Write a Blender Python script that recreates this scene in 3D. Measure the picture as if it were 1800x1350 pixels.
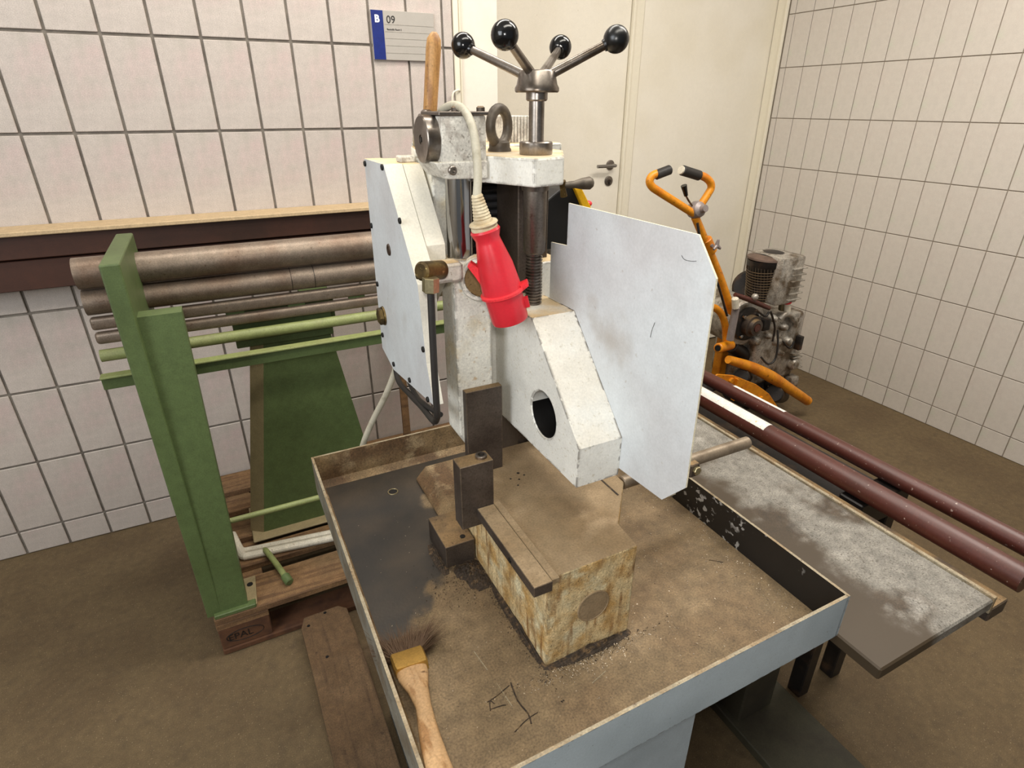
import bpy, bmesh, math, random
from mathutils import Vector, Matrix
random.seed(7)
for o in list(bpy.data.objects): bpy.data.objects.remove(o)
scn = bpy.context.scene
COL = scn.collection
PI = math.pi
V = Vector

# ---------------------------------------------------------------- camera
FPX, PITCH, YAW, HC = 1021.0, math.radians(25.65), math.radians(26.7), 1.5
FW = V((math.sin(YAW)*math.cos(PITCH), math.cos(YAW)*math.cos(PITCH), -math.sin(PITCH)))
RT = V((math.cos(YAW), -math.sin(YAW), 0)); UP = RT.cross(FW)
cd = bpy.data.cameras.new('camera'); cd.sensor_width = 36; cd.lens = 36*FPX/1800; cd.clip_start = .02
cam = bpy.data.objects.new('camera', cd); COL.objects.link(cam)
cam.location = (0, 0, HC); cam.rotation_euler = (math.radians(90)-PITCH, 0, -YAW)
scn.camera = cam
def at(px, py, Y):
    d = FW + RT*((px-900)/FPX) - UP*((py-675)/FPX)
    return V((0, 0, HC)) + d*(Y/d.y)
# ---------------------------------------------------------------- light
scn.view_settings.view_transform = 'Standard'; scn.view_settings.look = 'None'
scn.view_settings.gamma = 1; scn.view_settings.use_curve_mapping = False
scn.view_settings.exposure = 0.02
w = bpy.data.worlds.new('world'); scn.world = w; w.use_nodes = True
w.node_tree.nodes['Background'].inputs[0].default_value = (.90, .95, 1, 1)
w.node_tree.nodes['Background'].inputs[1].default_value = .20
def area(name, loc, target, sx, sy, power, col):
    l = bpy.data.lights.new(name, 'AREA'); l.shape = 'RECTANGLE'; l.size = sx; l.size_y = sy
    l.energy = power; l.color = col
    o = bpy.data.objects.new(name, l); COL.objects.link(o); o.location = loc
    o.rotation_euler = (V(target)-V(loc)).to_track_quat('-Z', 'Y').to_euler()
    return o
area('ceiling_lamp_light', (.35, 1.55, 2.88), (.35, 1.55, .8), 1.8, .3, 25, (1, .95, .87))
area('work_lamp_light', (.6, .1, 2.88), (.5, .6, .8), 1.6, .3, 20, (1, .95, .84))
area('rear_lamp_light', (1.9, .9, 2.9), (1.9, 1.3, 0), 1.6, .4, 40, (1, .94, .86))
area('window_daylight', (-2.3, -.3, 2.0), (.6, 1.3, 1.3), 1.6, 1.3, 56, (.90, .95, 1))
pl = bpy.data.lights.new('camera_flash', 'POINT'); pl.energy = 13; pl.shadow_soft_size = .03; pl.color = (1, .97, .92)
po = bpy.data.objects.new('camera_flash', pl); COL.objects.link(po); po.location = (-.02, -.03, 1.60)

# ---------------------------------------------------------------- materials
def lin(c):
    return tuple((v/255/12.92 if v/255 <= .04045 else ((v/255+.055)/1.055)**2.4) for v in c)+(1,)
def mat(name, col, rough=.6, metal=0, vary=None, specks=None, dust=None, edge=None, bump=None, streak=None, spec=None, grit=.16):
    m = bpy.data.materials.new(name); m.use_nodes = True
    nt = m.node_tree; N = nt.nodes; L = nt.links; b = N['Principled BSDF']
    b.inputs['Roughness'].default_value = rough; b.inputs['Metallic'].default_value = metal
    if spec is not None: b.inputs['Specular IOR Level'].default_value = spec
    tc = N.new('ShaderNodeTexCoord')
    cur = N.new('ShaderNodeRGB'); cur.outputs[0].default_value = lin(col); cur = cur.outputs[0]
    mfac = None
    def noise(scale, detail=4, stretch=None):
        n = N.new('ShaderNodeTexNoise'); n.inputs['Scale'].default_value = scale; n.inputs['Detail'].default_value = detail
        if stretch:
            mp = N.new('ShaderNodeMapping'); mp.inputs['Scale'].default_value = stretch
            L.new(tc.outputs['Object'], mp.inputs[0]); L.new(mp.outputs[0], n.inputs['Vector'])
        else: L.new(tc.outputs['Object'], n.inputs['Vector'])
        return n.outputs[0]
    def ramp(src, lo, hi):
        r = N.new('ShaderNodeMapRange'); r.inputs['From Min'].default_value = lo; r.inputs['From Max'].default_value = hi
        r.interpolation_type = 'SMOOTHSTEP'
        L.new(src, r.inputs[0]); return r.outputs[0]
    def mul(a, c):
        x = N.new('ShaderNodeMath'); x.operation = 'MULTIPLY'
        L.new(a, x.inputs[0])
        if isinstance(c, (int, float)): x.inputs[1].default_value = c
        else: L.new(c, x.inputs[1])
        return x.outputs[0]
    def mix(fac, c2):
        nonlocal cur
        x = N.new('ShaderNodeMix'); x.data_type = 'RGBA'
        L.new(fac, x.inputs[0]); L.new(cur, x.inputs[6]); x.inputs[7].default_value = lin(c2)
        cur = x.outputs[2]
    if vary:
        for (c2, sc, lo, hi) in vary: mix(ramp(noise(sc), lo, hi), c2)
    if streak:
        c2, st, lo, hi = streak; mix(ramp(noise(1, 5, st), lo, hi), c2)
    if dust:
        c2, amt = dust
        g = N.new('ShaderNodeNewGeometry'); s = N.new('ShaderNodeSeparateXYZ'); L.new(g.outputs['True Normal'], s.inputs[0])
        mix(mul(mul(ramp(s.outputs[2], .6, .95), ramp(noise(14), .25, .55)), amt), c2)
    if specks:
        for (c2, sc, lo, hi) in specks: mix(mul(ramp(noise(sc*1.9, 6), lo-.01, hi+.03), .75), c2)
    if edge:
        c2, rad, thr = edge
        bv = N.new('ShaderNodeBevel'); bv.samples = 4; bv.inputs['Radius'].default_value = rad
        g = N.new('ShaderNodeNewGeometry'); d = N.new('ShaderNodeVectorMath'); d.operation = 'DOT_PRODUCT'
        L.new(bv.outputs[0], d.inputs[0]); L.new(g.outputs['True Normal'], d.inputs[1])
        e = ramp(d.outputs['Value'], .97, .80)
        r = N.new('ShaderNodeMapRange'); r.inputs['From Min'].default_value = .99; r.inputs['From Max'].default_value = .86
        L.new(d.outputs['Value'], r.inputs[0])
        mix(mul(r.outputs[0], ramp(noise(60, 3), thr, thr+.06)), c2)
    if grit:
        for sc, am in ((320, grit), (48, grit*.7)):
            r = N.new('ShaderNodeMapRange'); r.inputs['From Min'].default_value = .3; r.inputs['From Max'].default_value = .7
            r.inputs['To Min'].default_value = 1-am; r.inputs['To Max'].default_value = 1+am*.7; r.clamp = False
            L.new(noise(sc, 4), r.inputs[0])
            x = N.new('ShaderNodeVectorMath'); x.operation = 'SCALE'; L.new(cur, x.inputs[0]); L.new(r.outputs[0], x.inputs['Scale']); cur = x.outputs[0]
    L.new(cur, b.inputs['Base Color'])
    if bump:
        bn = N.new('ShaderNodeBump'); bn.inputs['Strength'].default_value = bump[1]; bn.inputs['Distance'].default_value = .002
        L.new(noise(bump[0], 3), bn.inputs['Height']); L.new(bn.outputs[0], b.inputs['Normal'])
    return m
M = {}
M['tile'] = mat('tile', (192, 182, 174), .42, vary=[((196, 177, 172), 6, .45, .65), ((182, 174, 164), 9, .5, .7)], specks=[((170, 158, 150), 260, .52, .62), ((208, 198, 190), 230, .55, .66)], bump=(240, .25), grit=0.1)
M['tile_r'] = mat('tile_right', (204, 196, 186), .35, vary=[((202, 190, 180), 4, .45, .65), ((196, 196, 180), 6, .52, .7)], grit=0.05)
M['grout'] = mat('grout', (132, 124, 114), .9, vary=[((112, 104, 96), 20, .4, .7)])
M['grout_r'] = mat('grout_right', (150, 138, 122), .9)
M['door'] = mat('door_paint', (232, 225, 210), .45, vary=[((226, 218, 200), 3, .4, .7)], specks=[((196, 186, 164), 60, .68, .74)], grit=0.03)
M['doorframe'] = mat('door_frame_paint', (228, 220, 200), .5, grit=0.03)
M['plaster'] = mat('plaster', (226, 219, 206), .7, vary=[((220, 212, 197), 5, .4, .7)], grit=0.03)
M['floor'] = mat('concrete_floor', (101, 84, 58), .8, vary=[((92, 75, 51), 4, .4, .65), ((88, 73, 51), 22, .5, .8)], specks=[((150, 132, 104), 120, .62, .7)], bump=(80, .2), grit=0.22)
M['ceiling'] = mat('ceiling_paint', (225, 222, 215), .8)
M['steelw'] = mat('worn_steel', (120, 112, 104), .38, .85, vary=[((92, 84, 76), 12, .4, .65)], specks=[((80, 66, 54), 90, .6, .72)])
M['bar'] = mat('dull_steel_bar', (140, 126, 108), .5, .45, vary=[((112, 98, 82), 16, .45, .65)])
M['steeld'] = mat('dark_tool_steel', (92, 82, 74), .5, .55, vary=[((74, 64, 57), 9, .4, .65)], specks=[((60, 50, 44), 110, .6, .7)], edge=((150, 130, 104), .0012, .35), dust=((150, 124, 88), .9), grit=0.2)
M['chrome'] = mat('chrome', (150, 148, 146), .15, 1, specks=[((150, 146, 142), 70, .64, .7)], grit=0)
M['handlesteel'] = mat('handle_steel', (140, 132, 124), .30, .9, vary=[((96, 86, 76), 20, .45, .65)])
M['ball'] = mat('black_plastic', (14, 14, 15), .16, grit=0)
M['ballworn'] = mat('scratched_black_plastic', (18, 18, 18), .3, specks=[((150, 142, 132), 42, .64, .68)])
M['white'] = mat('white_machine_paint', (226, 224, 216), .48, vary=[((216, 214, 206), 10, .45, .7)], specks=[((196, 188, 168), 85, .6, .7)], edge=((58, 42, 30), .007, .47), dust=((214, 184, 132), .85), bump=(120, .1), grit=0.08)
M['coverwhite'] = mat('cover_side_paint', (224, 220, 206), .5, vary=[((214, 208, 192), 12, .45, .7)], dust=((222, 194, 142), .9), grit=.08)
M['whitedirty'] = mat('rust_stained_white_paint', (226, 223, 212), .55, vary=[((216, 202, 170), 16, .48, .72)], specks=[((140, 116, 84), 95, .65, .72), ((200, 168, 122), 40, .62, .72)], edge=((58, 44, 32), .008, .45), dust=((196, 164, 112), .9), bump=(120, .15), grit=0.14)
M['headcast'] = mat('scuffed_white_casting', (206, 202, 192), .5, vary=[((168, 160, 150), 60, .47, .66)], specks=[((120, 112, 102), 130, .58, .66)], edge=((228, 224, 214), .002, .3), dust=((206, 196, 172), .6), grit=0.2)
M['bed'] = mat('yellowed_bed_paint', (208, 186, 142), .6, vary=[((180, 144, 88), 22, .40, .66), ((212, 200, 164), 30, .52, .7)], streak=((134, 96, 52), (90, 90, 14), .50, .74), specks=[((80, 58, 36), 150, .62, .68)], edge=((36, 27, 20), .006, .43), bump=(140, .35), grit=0.36)
M['beddust'] = mat('dusty_bed_top', (140, 120, 92), .85, vary=[((132, 110, 80), 9, .4, .7), ((158, 136, 106), 15, .5, .7)], specks=[((112, 92, 66), 160, .6, .7)], bump=(200, .15), grit=0.18)
M['grey'] = mat('light_grey_sheet', (205, 210, 213), .42, vary=[((196, 198, 200), 5, .42, .62), ((180, 177, 173), 7, .55, .72)], specks=[((176, 172, 166), 55, .66, .74)], grit=0.06)
M['greyedge'] = mat('pale_sheet_edge', (228, 218, 190), .6, specks=[((120, 96, 70), 90, .64, .7)])
M['greytray'] = mat('tray_outside_paint', (176, 188, 194), .45, vary=[((160, 172, 178), 6, .45, .7)], specks=[((120, 120, 118), 90, .69, .72)], edge=((64, 42, 30), .004, .52), grit=0.07)
M['rim'] = mat('worn_rim_paint', (152, 140, 116), .6, vary=[((140, 120, 90), 22, .45, .65)], specks=[((70, 48, 32), 60, .62, .68)], grit=0.3)
M['rimgrey'] = mat('dirty_grey_rim', (122, 120, 110), .6, vary=[((104, 94, 78), 14, .42, .66)], specks=[((60, 46, 34), 60, .6, .68)], grit=.2)
M['rimrust'] = mat('rusty_inner_rim', (140, 116, 82), .7, vary=[((100, 76, 50), 12, .42, .62), ((160, 138, 104), 20, .52, .7)], specks=[((72, 50, 32), 70, .6, .7)], grit=0.36)
M['rimblack'] = mat('black_inner_rim', (24, 22, 21), .45, vary=[((150, 148, 144), 75, .555, .585), ((24, 22, 21), 13, .44, .50)])
M['red'] = mat('red_plug_plastic', (206, 42, 54), .33, vary=[((192, 34, 44), 20, .45, .7)], grit=0.05)
M['redlight'] = mat('red_plug_rim', (226, 52, 60), .35)
M['cream'] = mat('cream_rubber', (206, 192, 162), .6, vary=[((180, 160, 126), 40, .48, .68)])
M['cable'] = mat('grey_cable', (182, 176, 158), .5, vary=[((150, 142, 122), 30, .5, .7)], grit=0.08)
M['brass'] = mat('dirty_brass', (112, 92, 54), .5, .7, vary=[((72, 58, 34), 40, .42, .62)], specks=[((190, 170, 110), 90, .62, .7)])
M['eye'] = mat('dull_forged_steel', (98, 90, 80), .5, .4, vary=[((70, 62, 54), 40, .4, .7)])
M['nut'] = mat('plated_nut', (170, 158, 124), .35, .85)
M['rubber'] = mat('black_rubber', (38, 35, 33), .55)
M['black'] = mat('black_plastic_cover', (14, 14, 14), .5)
M['rib'] = mat('bellows_rubber', (66, 66, 68), .4)
M['hole'] = mat('screw_hole_black', (22, 20, 19), .5, .3)
M['lens'] = mat('bronze_bearing_cap', (140, 116, 78), .5, .35, specks=[((70, 54, 34), 110, .62, .68)])
M['blue'] = mat('sign_blue', (14, 36, 112), .4)
M['signgrey'] = mat('sign_aluminium', (174, 168, 160), .4, .1, grit=0.04)
M['signline'] = mat('sign_groove', (158, 152, 142), .5)
M['textw'] = mat('white_lettering', (240, 244, 248), .5, grit=0)
M['textk'] = mat('black_lettering', (30, 26, 24), .5)
M['wood'] = mat('handle_wood', (186, 140, 84), .5, streak=((150, 104, 56), (90, 90, 9), .45, .65), specks=[((96, 62, 34), 60, .66, .72)], grit=0.18)
M['brushwood'] = mat('brush_handle_wood', (178, 144, 104), .55, streak=((142, 104, 64), (80, 20, 20), .48, .66), specks=[((90, 60, 36), 70, .66, .70)], grit=0.2)
M['pallet'] = mat('pallet_wood', (130, 99, 66), .85, streak=((100, 73, 48), (5, 80, 40), .45, .65), vary=[((122, 96, 66), 6, .45, .7)], bump=(90, .3), grit=0.3)
M['oldwood'] = mat('old_plank_wood', (98, 75, 50), .85, streak=((80, 60, 40), (60, 4, 40), .48, .72), vary=[((112, 88, 62), 7, .5, .7)], specks=[((60, 44, 30), 30, .68, .72)], bump=(60, .4), grit=0.3)
M['blockwood'] = mat('pallet_block_wood', (96, 62, 38), .85, vary=[((76, 48, 30), 20, .4, .7)])
M['trunk'] = mat('dark_brown_board', (62, 32, 18), .6, vary=[((50, 26, 14), 5, .4, .7)])
M['trunklip'] = mat('tan_board_edge', (188, 164, 128), .7)
M['roller'] = mat('brown_steel_roller', (136, 122, 108), .46, .6, vary=[((116, 94, 78), 5, .45, .7)], specks=[((96, 74, 58), 50, .62, .72)], grit=0.22)
M['green'] = mat('green_machine_paint', (86, 102, 60), .5, vary=[((78, 92, 52), 4, .45, .7)], specks=[((70, 84, 44), 80, .66, .72)])
M['greenlight'] = mat('pale_green_paint', (138, 146, 92), .5, vary=[((136, 140, 92), 14, .45, .7)], specks=[((40, 50, 24), 60, .68, .71)])
M['greenlit'] = mat('lit_green_side', (150, 134, 100), .6)  # beige: light on the green side, put into the colour
M['whitetube'] = mat('white_tube', (214, 206, 188), .5, specks=[((150, 130, 104), 60, .62, .7)])
M['orange'] = mat('orange_paint', (222, 142, 24), .42, vary=[((202, 116, 18), 14, .45, .7)], specks=[((110, 62, 20), 45, .62, .70)])
M['alu'] = mat('dirty_aluminium', (178, 172, 162), .45, .5, vary=[((112, 98, 80), 14, .45, .65)], specks=[((58, 46, 36), 60, .60, .68)], grit=0.4)
M['dark'] = mat('oily_black', (34, 30, 28), .45, .2, vary=[((66, 50, 38), 18, .5, .7)], grit=0.4)
M['brownpipe'] = mat('red_brown_pipe', (78, 38, 30), .4, vary=[((72, 38, 30), 12, .45, .7)], specks=[((176, 156, 144), 60, .67, .70)])
M['label'] = mat('peeling_label', (226, 220, 212), .5, specks=[((196, 150, 60), 70, .64, .66), ((150, 60, 50), 60, .68, .70)])
M['slab'] = mat('stained_grey_slab', (128, 124, 116), .55, vary=[((66, 54, 40), 5.5, .49, .60), ((156, 152, 144), 11, .55, .7)], specks=[((70, 62, 52), 120, .56, .68)], grit=0.4)
def slab_stain(m):
    nt = m.node_tree; N = nt.nodes; L = nt.links; b = N['Principled BSDF']; src = b.inputs['Base Color'].links[0].from_socket
    tc = N.new('ShaderNodeTexCoord'); sp = N.new('ShaderNodeSeparateXYZ'); L.new(tc.outputs['Object'], sp.inputs[0])
    n = N.new('ShaderNodeTexNoise'); n.inputs['Scale'].default_value = 7; n.inputs['Detail'].default_value = 6; L.new(tc.outputs['Object'], n.inputs['Vector'])
    a = N.new('ShaderNodeMath'); a.operation = 'MULTIPLY_ADD'; L.new(n.outputs[0], a.inputs[0]); a.inputs[1].default_value = .30; L.new(sp.outputs[0], a.inputs[2])
    r = N.new('ShaderNodeMapRange'); r.interpolation_type = 'SMOOTHSTEP'; r.inputs['From Min'].default_value = .135; r.inputs['From Max'].default_value = .075; L.new(a.outputs[0], r.inputs[0])
    mx = N.new('ShaderNodeMix'); mx.data_type = 'RGBA'; L.new(r.outputs[0], mx.inputs[0]); L.new(src, mx.inputs[6]); mx.inputs[7].default_value = lin((62, 50, 34)); L.new(mx.outputs[2], b.inputs['Base Color'])
slab_stain(M['slab'])
M['darkfloor'] = mat('dark_green_plinth', (66, 62, 46), .7, vary=[((52, 46, 34), 8, .4, .7)])
M['ferrule'] = mat('brass_ferrule', (190, 152, 80), .35, .7)
M['bristle'] = mat('brown_bristle', (84, 62, 42), .8)
M['hub'] = mat('grey_gear', (150, 140, 138), .5, .4)
M['lid'] = mat('rusty_brown_lid', (104, 84, 72), .6, vary=[((84, 66, 56), 20, .4, .7)])
M['yellow'] = mat('yellow_cover', (238, 184, 28), .4)
M['chip'] = mat('metal_chips', (182, 168, 148), .4, .5)
M['chipdark'] = mat('dark_swarf', (56, 44, 32), .8, vary=[((92, 72, 48), 90, .5, .65)], bump=(120, 1), grit=0.6)
M['lamp'] = bpy.data.materials.new('lamp_diffuser'); M['lamp'].use_nodes = True
_b = M['lamp'].node_tree.nodes['Principled BSDF']; _b.inputs['Emission Color'].default_value = (1, .95, .85, 1); _b.inputs['Emission Strength'].default_value = 3

# tray floor: dust with an oil-dark patch that has its own outline
def tray_floor_mat(off):
    m = mat('tray_floor', (114, 96, 70), .7, vary=[((112, 92, 66), 9, .42, .68), ((138, 118, 90), 5, .5, .7)], specks=[((84, 66, 48), 130, .62, .70), ((176, 156, 128), 190, .69, .72)], bump=(170, .15), grit=0.34)
    nt = m.node_tree; N = nt.nodes; L = nt.links; b = N['Principled BSDF']
    src = b.inputs['Base Color'].links[0].from_socket
    tc = N.new('ShaderNodeTexCoord'); sp = N.new('ShaderNodeSeparateXYZ'); L.new(tc.outputs['Object'], sp.inputs[0])
    n = N.new('ShaderNodeTexNoise'); n.inputs['Scale'].default_value = 15; n.inputs['Detail'].default_value = 6; L.new(tc.outputs['Object'], n.inputs['Vector'])
    def M2(op, a, c):
        x = N.new('ShaderNodeMath'); x.operation = op
        for i, v in enumerate((a, c)):
            if isinstance(v, (int, float)): x.inputs[i].default_value = v
            else: L.new(v, x.inputs[i])
        return x.outputs[0]
    nn = M2('MULTIPLY', M2('SUBTRACT', n.outputs[0], .5), .16)
    # signed amount inside the patch : left of x=.255 and behind a line through (.13,.66)-(.25,.78)
    xx = M2('ADD', sp.outputs[0], off[0]); yy = M2('ADD', sp.outputs[1], off[1])
    a = M2('SUBTRACT', .30, xx)
    c = M2('SUBTRACT', yy, M2('ADD', .53, M2('MULTIPLY', xx, 1.0)))
    ins = M2('ADD', M2('MINIMUM', a, c), nn)
    back = M2('ADD', M2('SUBTRACT', yy, 1.02), nn)
    left = M2('ADD', M2('SUBTRACT', .098, xx), M2('MULTIPLY', nn, .35))
    ins = M2('MAXIMUM', M2('MAXIMUM', ins, back), left)
    r = N.new('ShaderNodeMapRange'); r.interpolation_type = 'SMOOTHSTEP'; r.inputs['From Min'].default_value = -.004; r.inputs['From Max'].default_value = .022
    L.new(ins, r.inputs[0])
    mx = N.new('ShaderNodeMix'); mx.data_type = 'RGBA'; L.new(r.outputs[0], mx.inputs[0]); L.new(src, mx.inputs[6])
    n2 = N.new('ShaderNodeTexNoise'); n2.inputs['Scale'].default_value = 11; n2.inputs['Detail'].default_value = 5; L.new(tc.outputs['Object'], n2.inputs['Vector'])
    cr = N.new('ShaderNodeValToRGB'); cr.color_ramp.elements[0].position = .35; cr.color_ramp.elements[0].color = lin((38, 36, 33)); cr.color_ramp.elements[1].position = .72; cr.color_ramp.elements[1].color = lin((66, 57, 46))
    L.new(n2.outputs[0], cr.inputs[0]); L.new(cr.outputs[0], mx.inputs[7]); L.new(mx.outputs[2], b.inputs['Base Color'])
    rr = N.new('ShaderNodeMapRange'); rr.inputs['To Min'].default_value = .75; rr.inputs['To Max'].default_value = .42; L.new(r.outputs[0], rr.inputs[0]); L.new(rr.outputs[0], b.inputs['Roughness'])
    return m

# ---------------------------------------------------------------- mesh helpers
def box(bm, x0, x1, y0, y1, z0, z1, bev=0, seg=1):
    r = bmesh.ops.create_cube(bm, size=1)
    vs = r['verts']
    for v in vs: v.co = V(((x0+x1)/2+v.co.x*(x1-x0), (y0+y1)/2+v.co.y*(y1-y0), (z0+z1)/2+v.co.z*(z1-z0)))
    if bev:
        es = list({e for v in vs for e in v.link_edges})
        bmesh.ops.bevel(bm, geom=es, offset=bev, segments=seg, affect='EDGES', profile=.5)
    return bm
def frame_of(d):
    d = d.normalized(); a = V((0, 0, 1)) if abs(d.z) < .9 else V((1, 0, 0))
    u = d.cross(a).normalized(); return u, u.cross(d).normalized()
def lathe(bm, p0, p1, prof, n=28, cap=True):
    """prof: list of (t along p0->p1 in metres, radius)"""
    p0, p1 = V(p0), V(p1); d = (p1-p0).normalized(); u, w_ = frame_of(d); rings = []
    for t, r in prof:
        c = p0+d*t
        rings.append([bm.verts.new(c+(u*math.cos(2*PI*i/n)+w_*math.sin(2*PI*i/n))*max(r, 1e-5)) for i in range(n)])
    for a, b in zip(rings, rings[1:]):
        for i in range(n): bm.faces.new((a[i], a[(i+1) % n], b[(i+1) % n], b[i]))
    if cap:
        bm.faces.new(rings[0][::-1]); bm.faces.new(rings[-1])
    return bm
def cyl(bm, p0, p1, r, n=24, bev=0):
    L_ = (V(p1)-V(p0)).length
    pr = [(0, r-bev), (bev, r), (L_-bev, r), (L_, r-bev)] if bev else [(0, r), (L_, r)]
    return lathe(bm, p0, p1, pr, n)
def smooth_path(pts, k=6):
    P = [V(p) for p in pts]; out = []
    for i in range(len(P)-1):
        a = P[max(i-1, 0)]; b = P[i]; c = P[i+1]; d = P[min(i+2, len(P)-1)]
        for j in range(k):
            t = j/k
            out.append(.5*((2*b)+(-a+c)*t+(2*a-5*b+4*c-d)*t*t+(-a+3*b-3*c+d)*t**3))
    out.append(P[-1]); return out
def tube(bm, pts, r, n=12, k=6, smooth=True):
    P = smooth_path(pts, k) if smooth else [V(p) for p in pts]
    rad = r if isinstance(r, (list, tuple)) else None
    t0 = (P[1]-P[0]).normalized(); u, w_ = frame_of(t0); rings = []
    for i, p in enumerate(P):
        t = (P[min(i+1, len(P)-1)]-P[max(i-1, 0)]).normalized()
        u = (u-t*u.dot(t)).normalized(); w_ = t.cross(u)
        if rad:
            f = i/(len(P)-1)*(len(rad)-1); a = int(min(f, len(rad)-2)); rr = rad[a]+(rad[a+1]-rad[a])*(f-a)
        else: rr = r
        rings.append([bm.verts.new(p+(u*math.cos(2*PI*j/n)+w_*math.sin(2*PI*j/n))*rr) for j in range(n)])
    for a, b in zip(rings, rings[1:]):
        for i in range(n): bm.faces.new((a[i], a[(i+1) % n], b[(i+1) % n], b[i]))
    bm.faces.new(rings[0][::-1]); bm.faces.new(rings[-1])
    return bm
def prism(bm, pts, axis, a0, a1, bev=0):
    """polygon pts (2-D) extruded along axis 'x' (pts=y,z), 'y' (pts=x,z) or 'z' (pts=x,y)"""
    def mk(p, a): return {'x': (a, p[0], p[1]), 'y': (p[0], a, p[1]), 'z': (p[0], p[1], a)}[axis]
    A = [bm.verts.new(mk(p, a0)) for p in pts]; B = [bm.verts.new(mk(p, a1)) for p in pts]
    n = len(pts)
    fs = [bm.faces.new(A), bm.faces.new(B[::-1])]
    for i in range(n): fs.append(bm.faces.new((A[i], B[i], B[(i+1) % n], A[(i+1) % n])))
    bmesh.ops.recalc_face_normals(bm, faces=fs)
    if bev:
        es = list({e for f in fs for e in f.edges})
        bmesh.ops.bevel(bm, geom=es, offset=bev, segments=2, affect='EDGES', profile=.5)
    return bm
def sphere(bm, c, r, seg=28, scale=(1, 1, 1)):
    q = bmesh.ops.create_uvsphere(bm, u_segments=seg, v_segments=seg//2, radius=r)
    for v in q['verts']: v.co = V((v.co.x*scale[0], v.co.y*scale[1], v.co.z*scale[2]))+V(c)
    return bm
def hexa(bm, p0, p1, r): return lathe(bm, p0, p1, [(0, r*.92), (.0008, r), ((V(p1)-V(p0)).length-.0012, r), ((V(p1)-V(p0)).length, r*.88)], 6)
def B(): return bmesh.new()
WORLD = {}
def obj(name, bm, m, parent=None, smooth=None, kind=None, origin=None):
    me = bpy.data.meshes.new(name)
    bmesh.ops.recalc_face_normals(bm, faces=bm.faces)
    if parent is not None: off = WORLD[parent.name]
    elif origin is not None: off = V(origin)
    else: off = V((0, 0, 0))
    if off.length: bmesh.ops.translate(bm, verts=bm.verts, vec=-off)
    bm.to_mesh(me); bm.free()
    ms = m if isinstance(m, (list, tuple)) else [m]
    for q in ms: me.materials.append(q)
    o = bpy.data.objects.new(name, me); COL.objects.link(o)
    if parent is not None: o.parent = parent
    else: o.location = off
    WORLD[o.name] = off
    if smooth is not None:
        ang = math.radians(smooth)
        for p in me.polygons: p.use_smooth = True
        me.set_sharp_from_angle(angle=ang)
    if kind: o['kind'] = kind
    return o
def thing(name, label, cat, loc, group=None):
    o = bpy.data.objects.new(name, None); COL.objects.link(o); o.location = loc; o.empty_display_size = .05
    o['label'] = label; o['category'] = cat
    if group: o['group'] = group
    WORLD[o.name] = V(loc)
    return o
def tag(o, label, cat, group=None):
    o['label'] = label; o['category'] = cat
    if group: o['group'] = group
    return o
def text_mesh(txt, size, mx, m, parent, name, depth=.0003, bold=0):
    cu = bpy.data.curves.new(name, 'FONT'); cu.body = txt; cu.size = size; cu.extrude = depth; cu.offset = bold; cu.resolution_u = 4
    t = bpy.data.objects.new('tmp', cu); COL.objects.link(t)
    dg = bpy.context.evaluated_depsgraph_get()
    me = bpy.data.meshes.new_from_object(t.evaluated_get(dg)); bpy.data.objects.remove(t)
    me.transform(mx); me.transform(Matrix.Translation(-WORLD[parent.name]))
    me.materials.clear(); me.materials.append(m); me.name = name
    o = bpy.data.objects.new(name, me); COL.objects.link(o); o.parent = parent; WORLD[o.name] = WORLD[parent.name]
    return o
SM = 35

# ================================================================ the room
YW, YD, XR = 2.30, 2.82, 3.12      # tiled back wall, door wall, tiled right wall
ZC = 3.0
o = obj('floor', box(B(), -2.6, XR+.1, -2.2, YD+.1, -.1, 0), M['floor'], kind='structure')
o = obj('ceiling', box(B(), -2.6, XR+.1, -2.2, YD+.1, ZC, ZC+.1), M['ceiling'], kind='structure')
wb = obj('wall_back', box(B(), -2.6, .914, YW, YD+.1, 0, ZC), M['grout'], kind='structure')
wr = obj('wall_right', box(B(), XR, XR+.1, -2.2, YD+.1, 0, ZC), M['grout_r'], kind='structure')
obj('wall_left', box(B(), -2.7, -2.6, -2.2, YD+.1, 0, ZC), M['plaster'], kind='structure')
# tiles on the back wall : pitch 132.5 x 264.5 mm, columns at x=.914-k*.1325, row joints through z=.365
def tile_mesh(nm, a, b, c):
    bm = box(B(), 0, a, 0, b, 0, c, .0015); me = bpy.data.meshes.new(nm); bm.to_mesh(me); bm.free(); return me
px_, pz_ = .1327, .2645
xs0 = .2094      # a joint
rows = [0.365+i*pz_ for i in range(-2, 10)]
tm = tile_mesh('tile', px_-.008, .006, pz_-.008); tm.materials.append(M['tile'])
tmesh_cut = {}
for k in range(-14, 7):
    x0 = xs0+k*px_; x1 = x0+px_
    for z0 in rows:
        z1 = z0+pz_
        if z1 > ZC: continue
        if z0 < 0: zz0 = 0
        else: zz0 = z0
        if x0 > .90: continue
        if x1 > .914 or zz0 != z0:
            key = (round(min(x1, .914)-x0, 4), round(z1-zz0, 4))
            if key[1] < .02: continue
            if key not in tmesh_cut:
                tmesh_cut[key] = tile_mesh('tile_cut', key[0]-.008, .006, key[1]-.008); tmesh_cut[key].materials.append(M['tile'])
            me = tmesh_cut[key]
        else: me = tm
        t = bpy.data.objects.new('tile', me); COL.objects.link(t)
        t.location = (x0+.004, YW-.006+random.uniform(-.0008, .0008), zz0+.004); t.parent = wb
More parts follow.
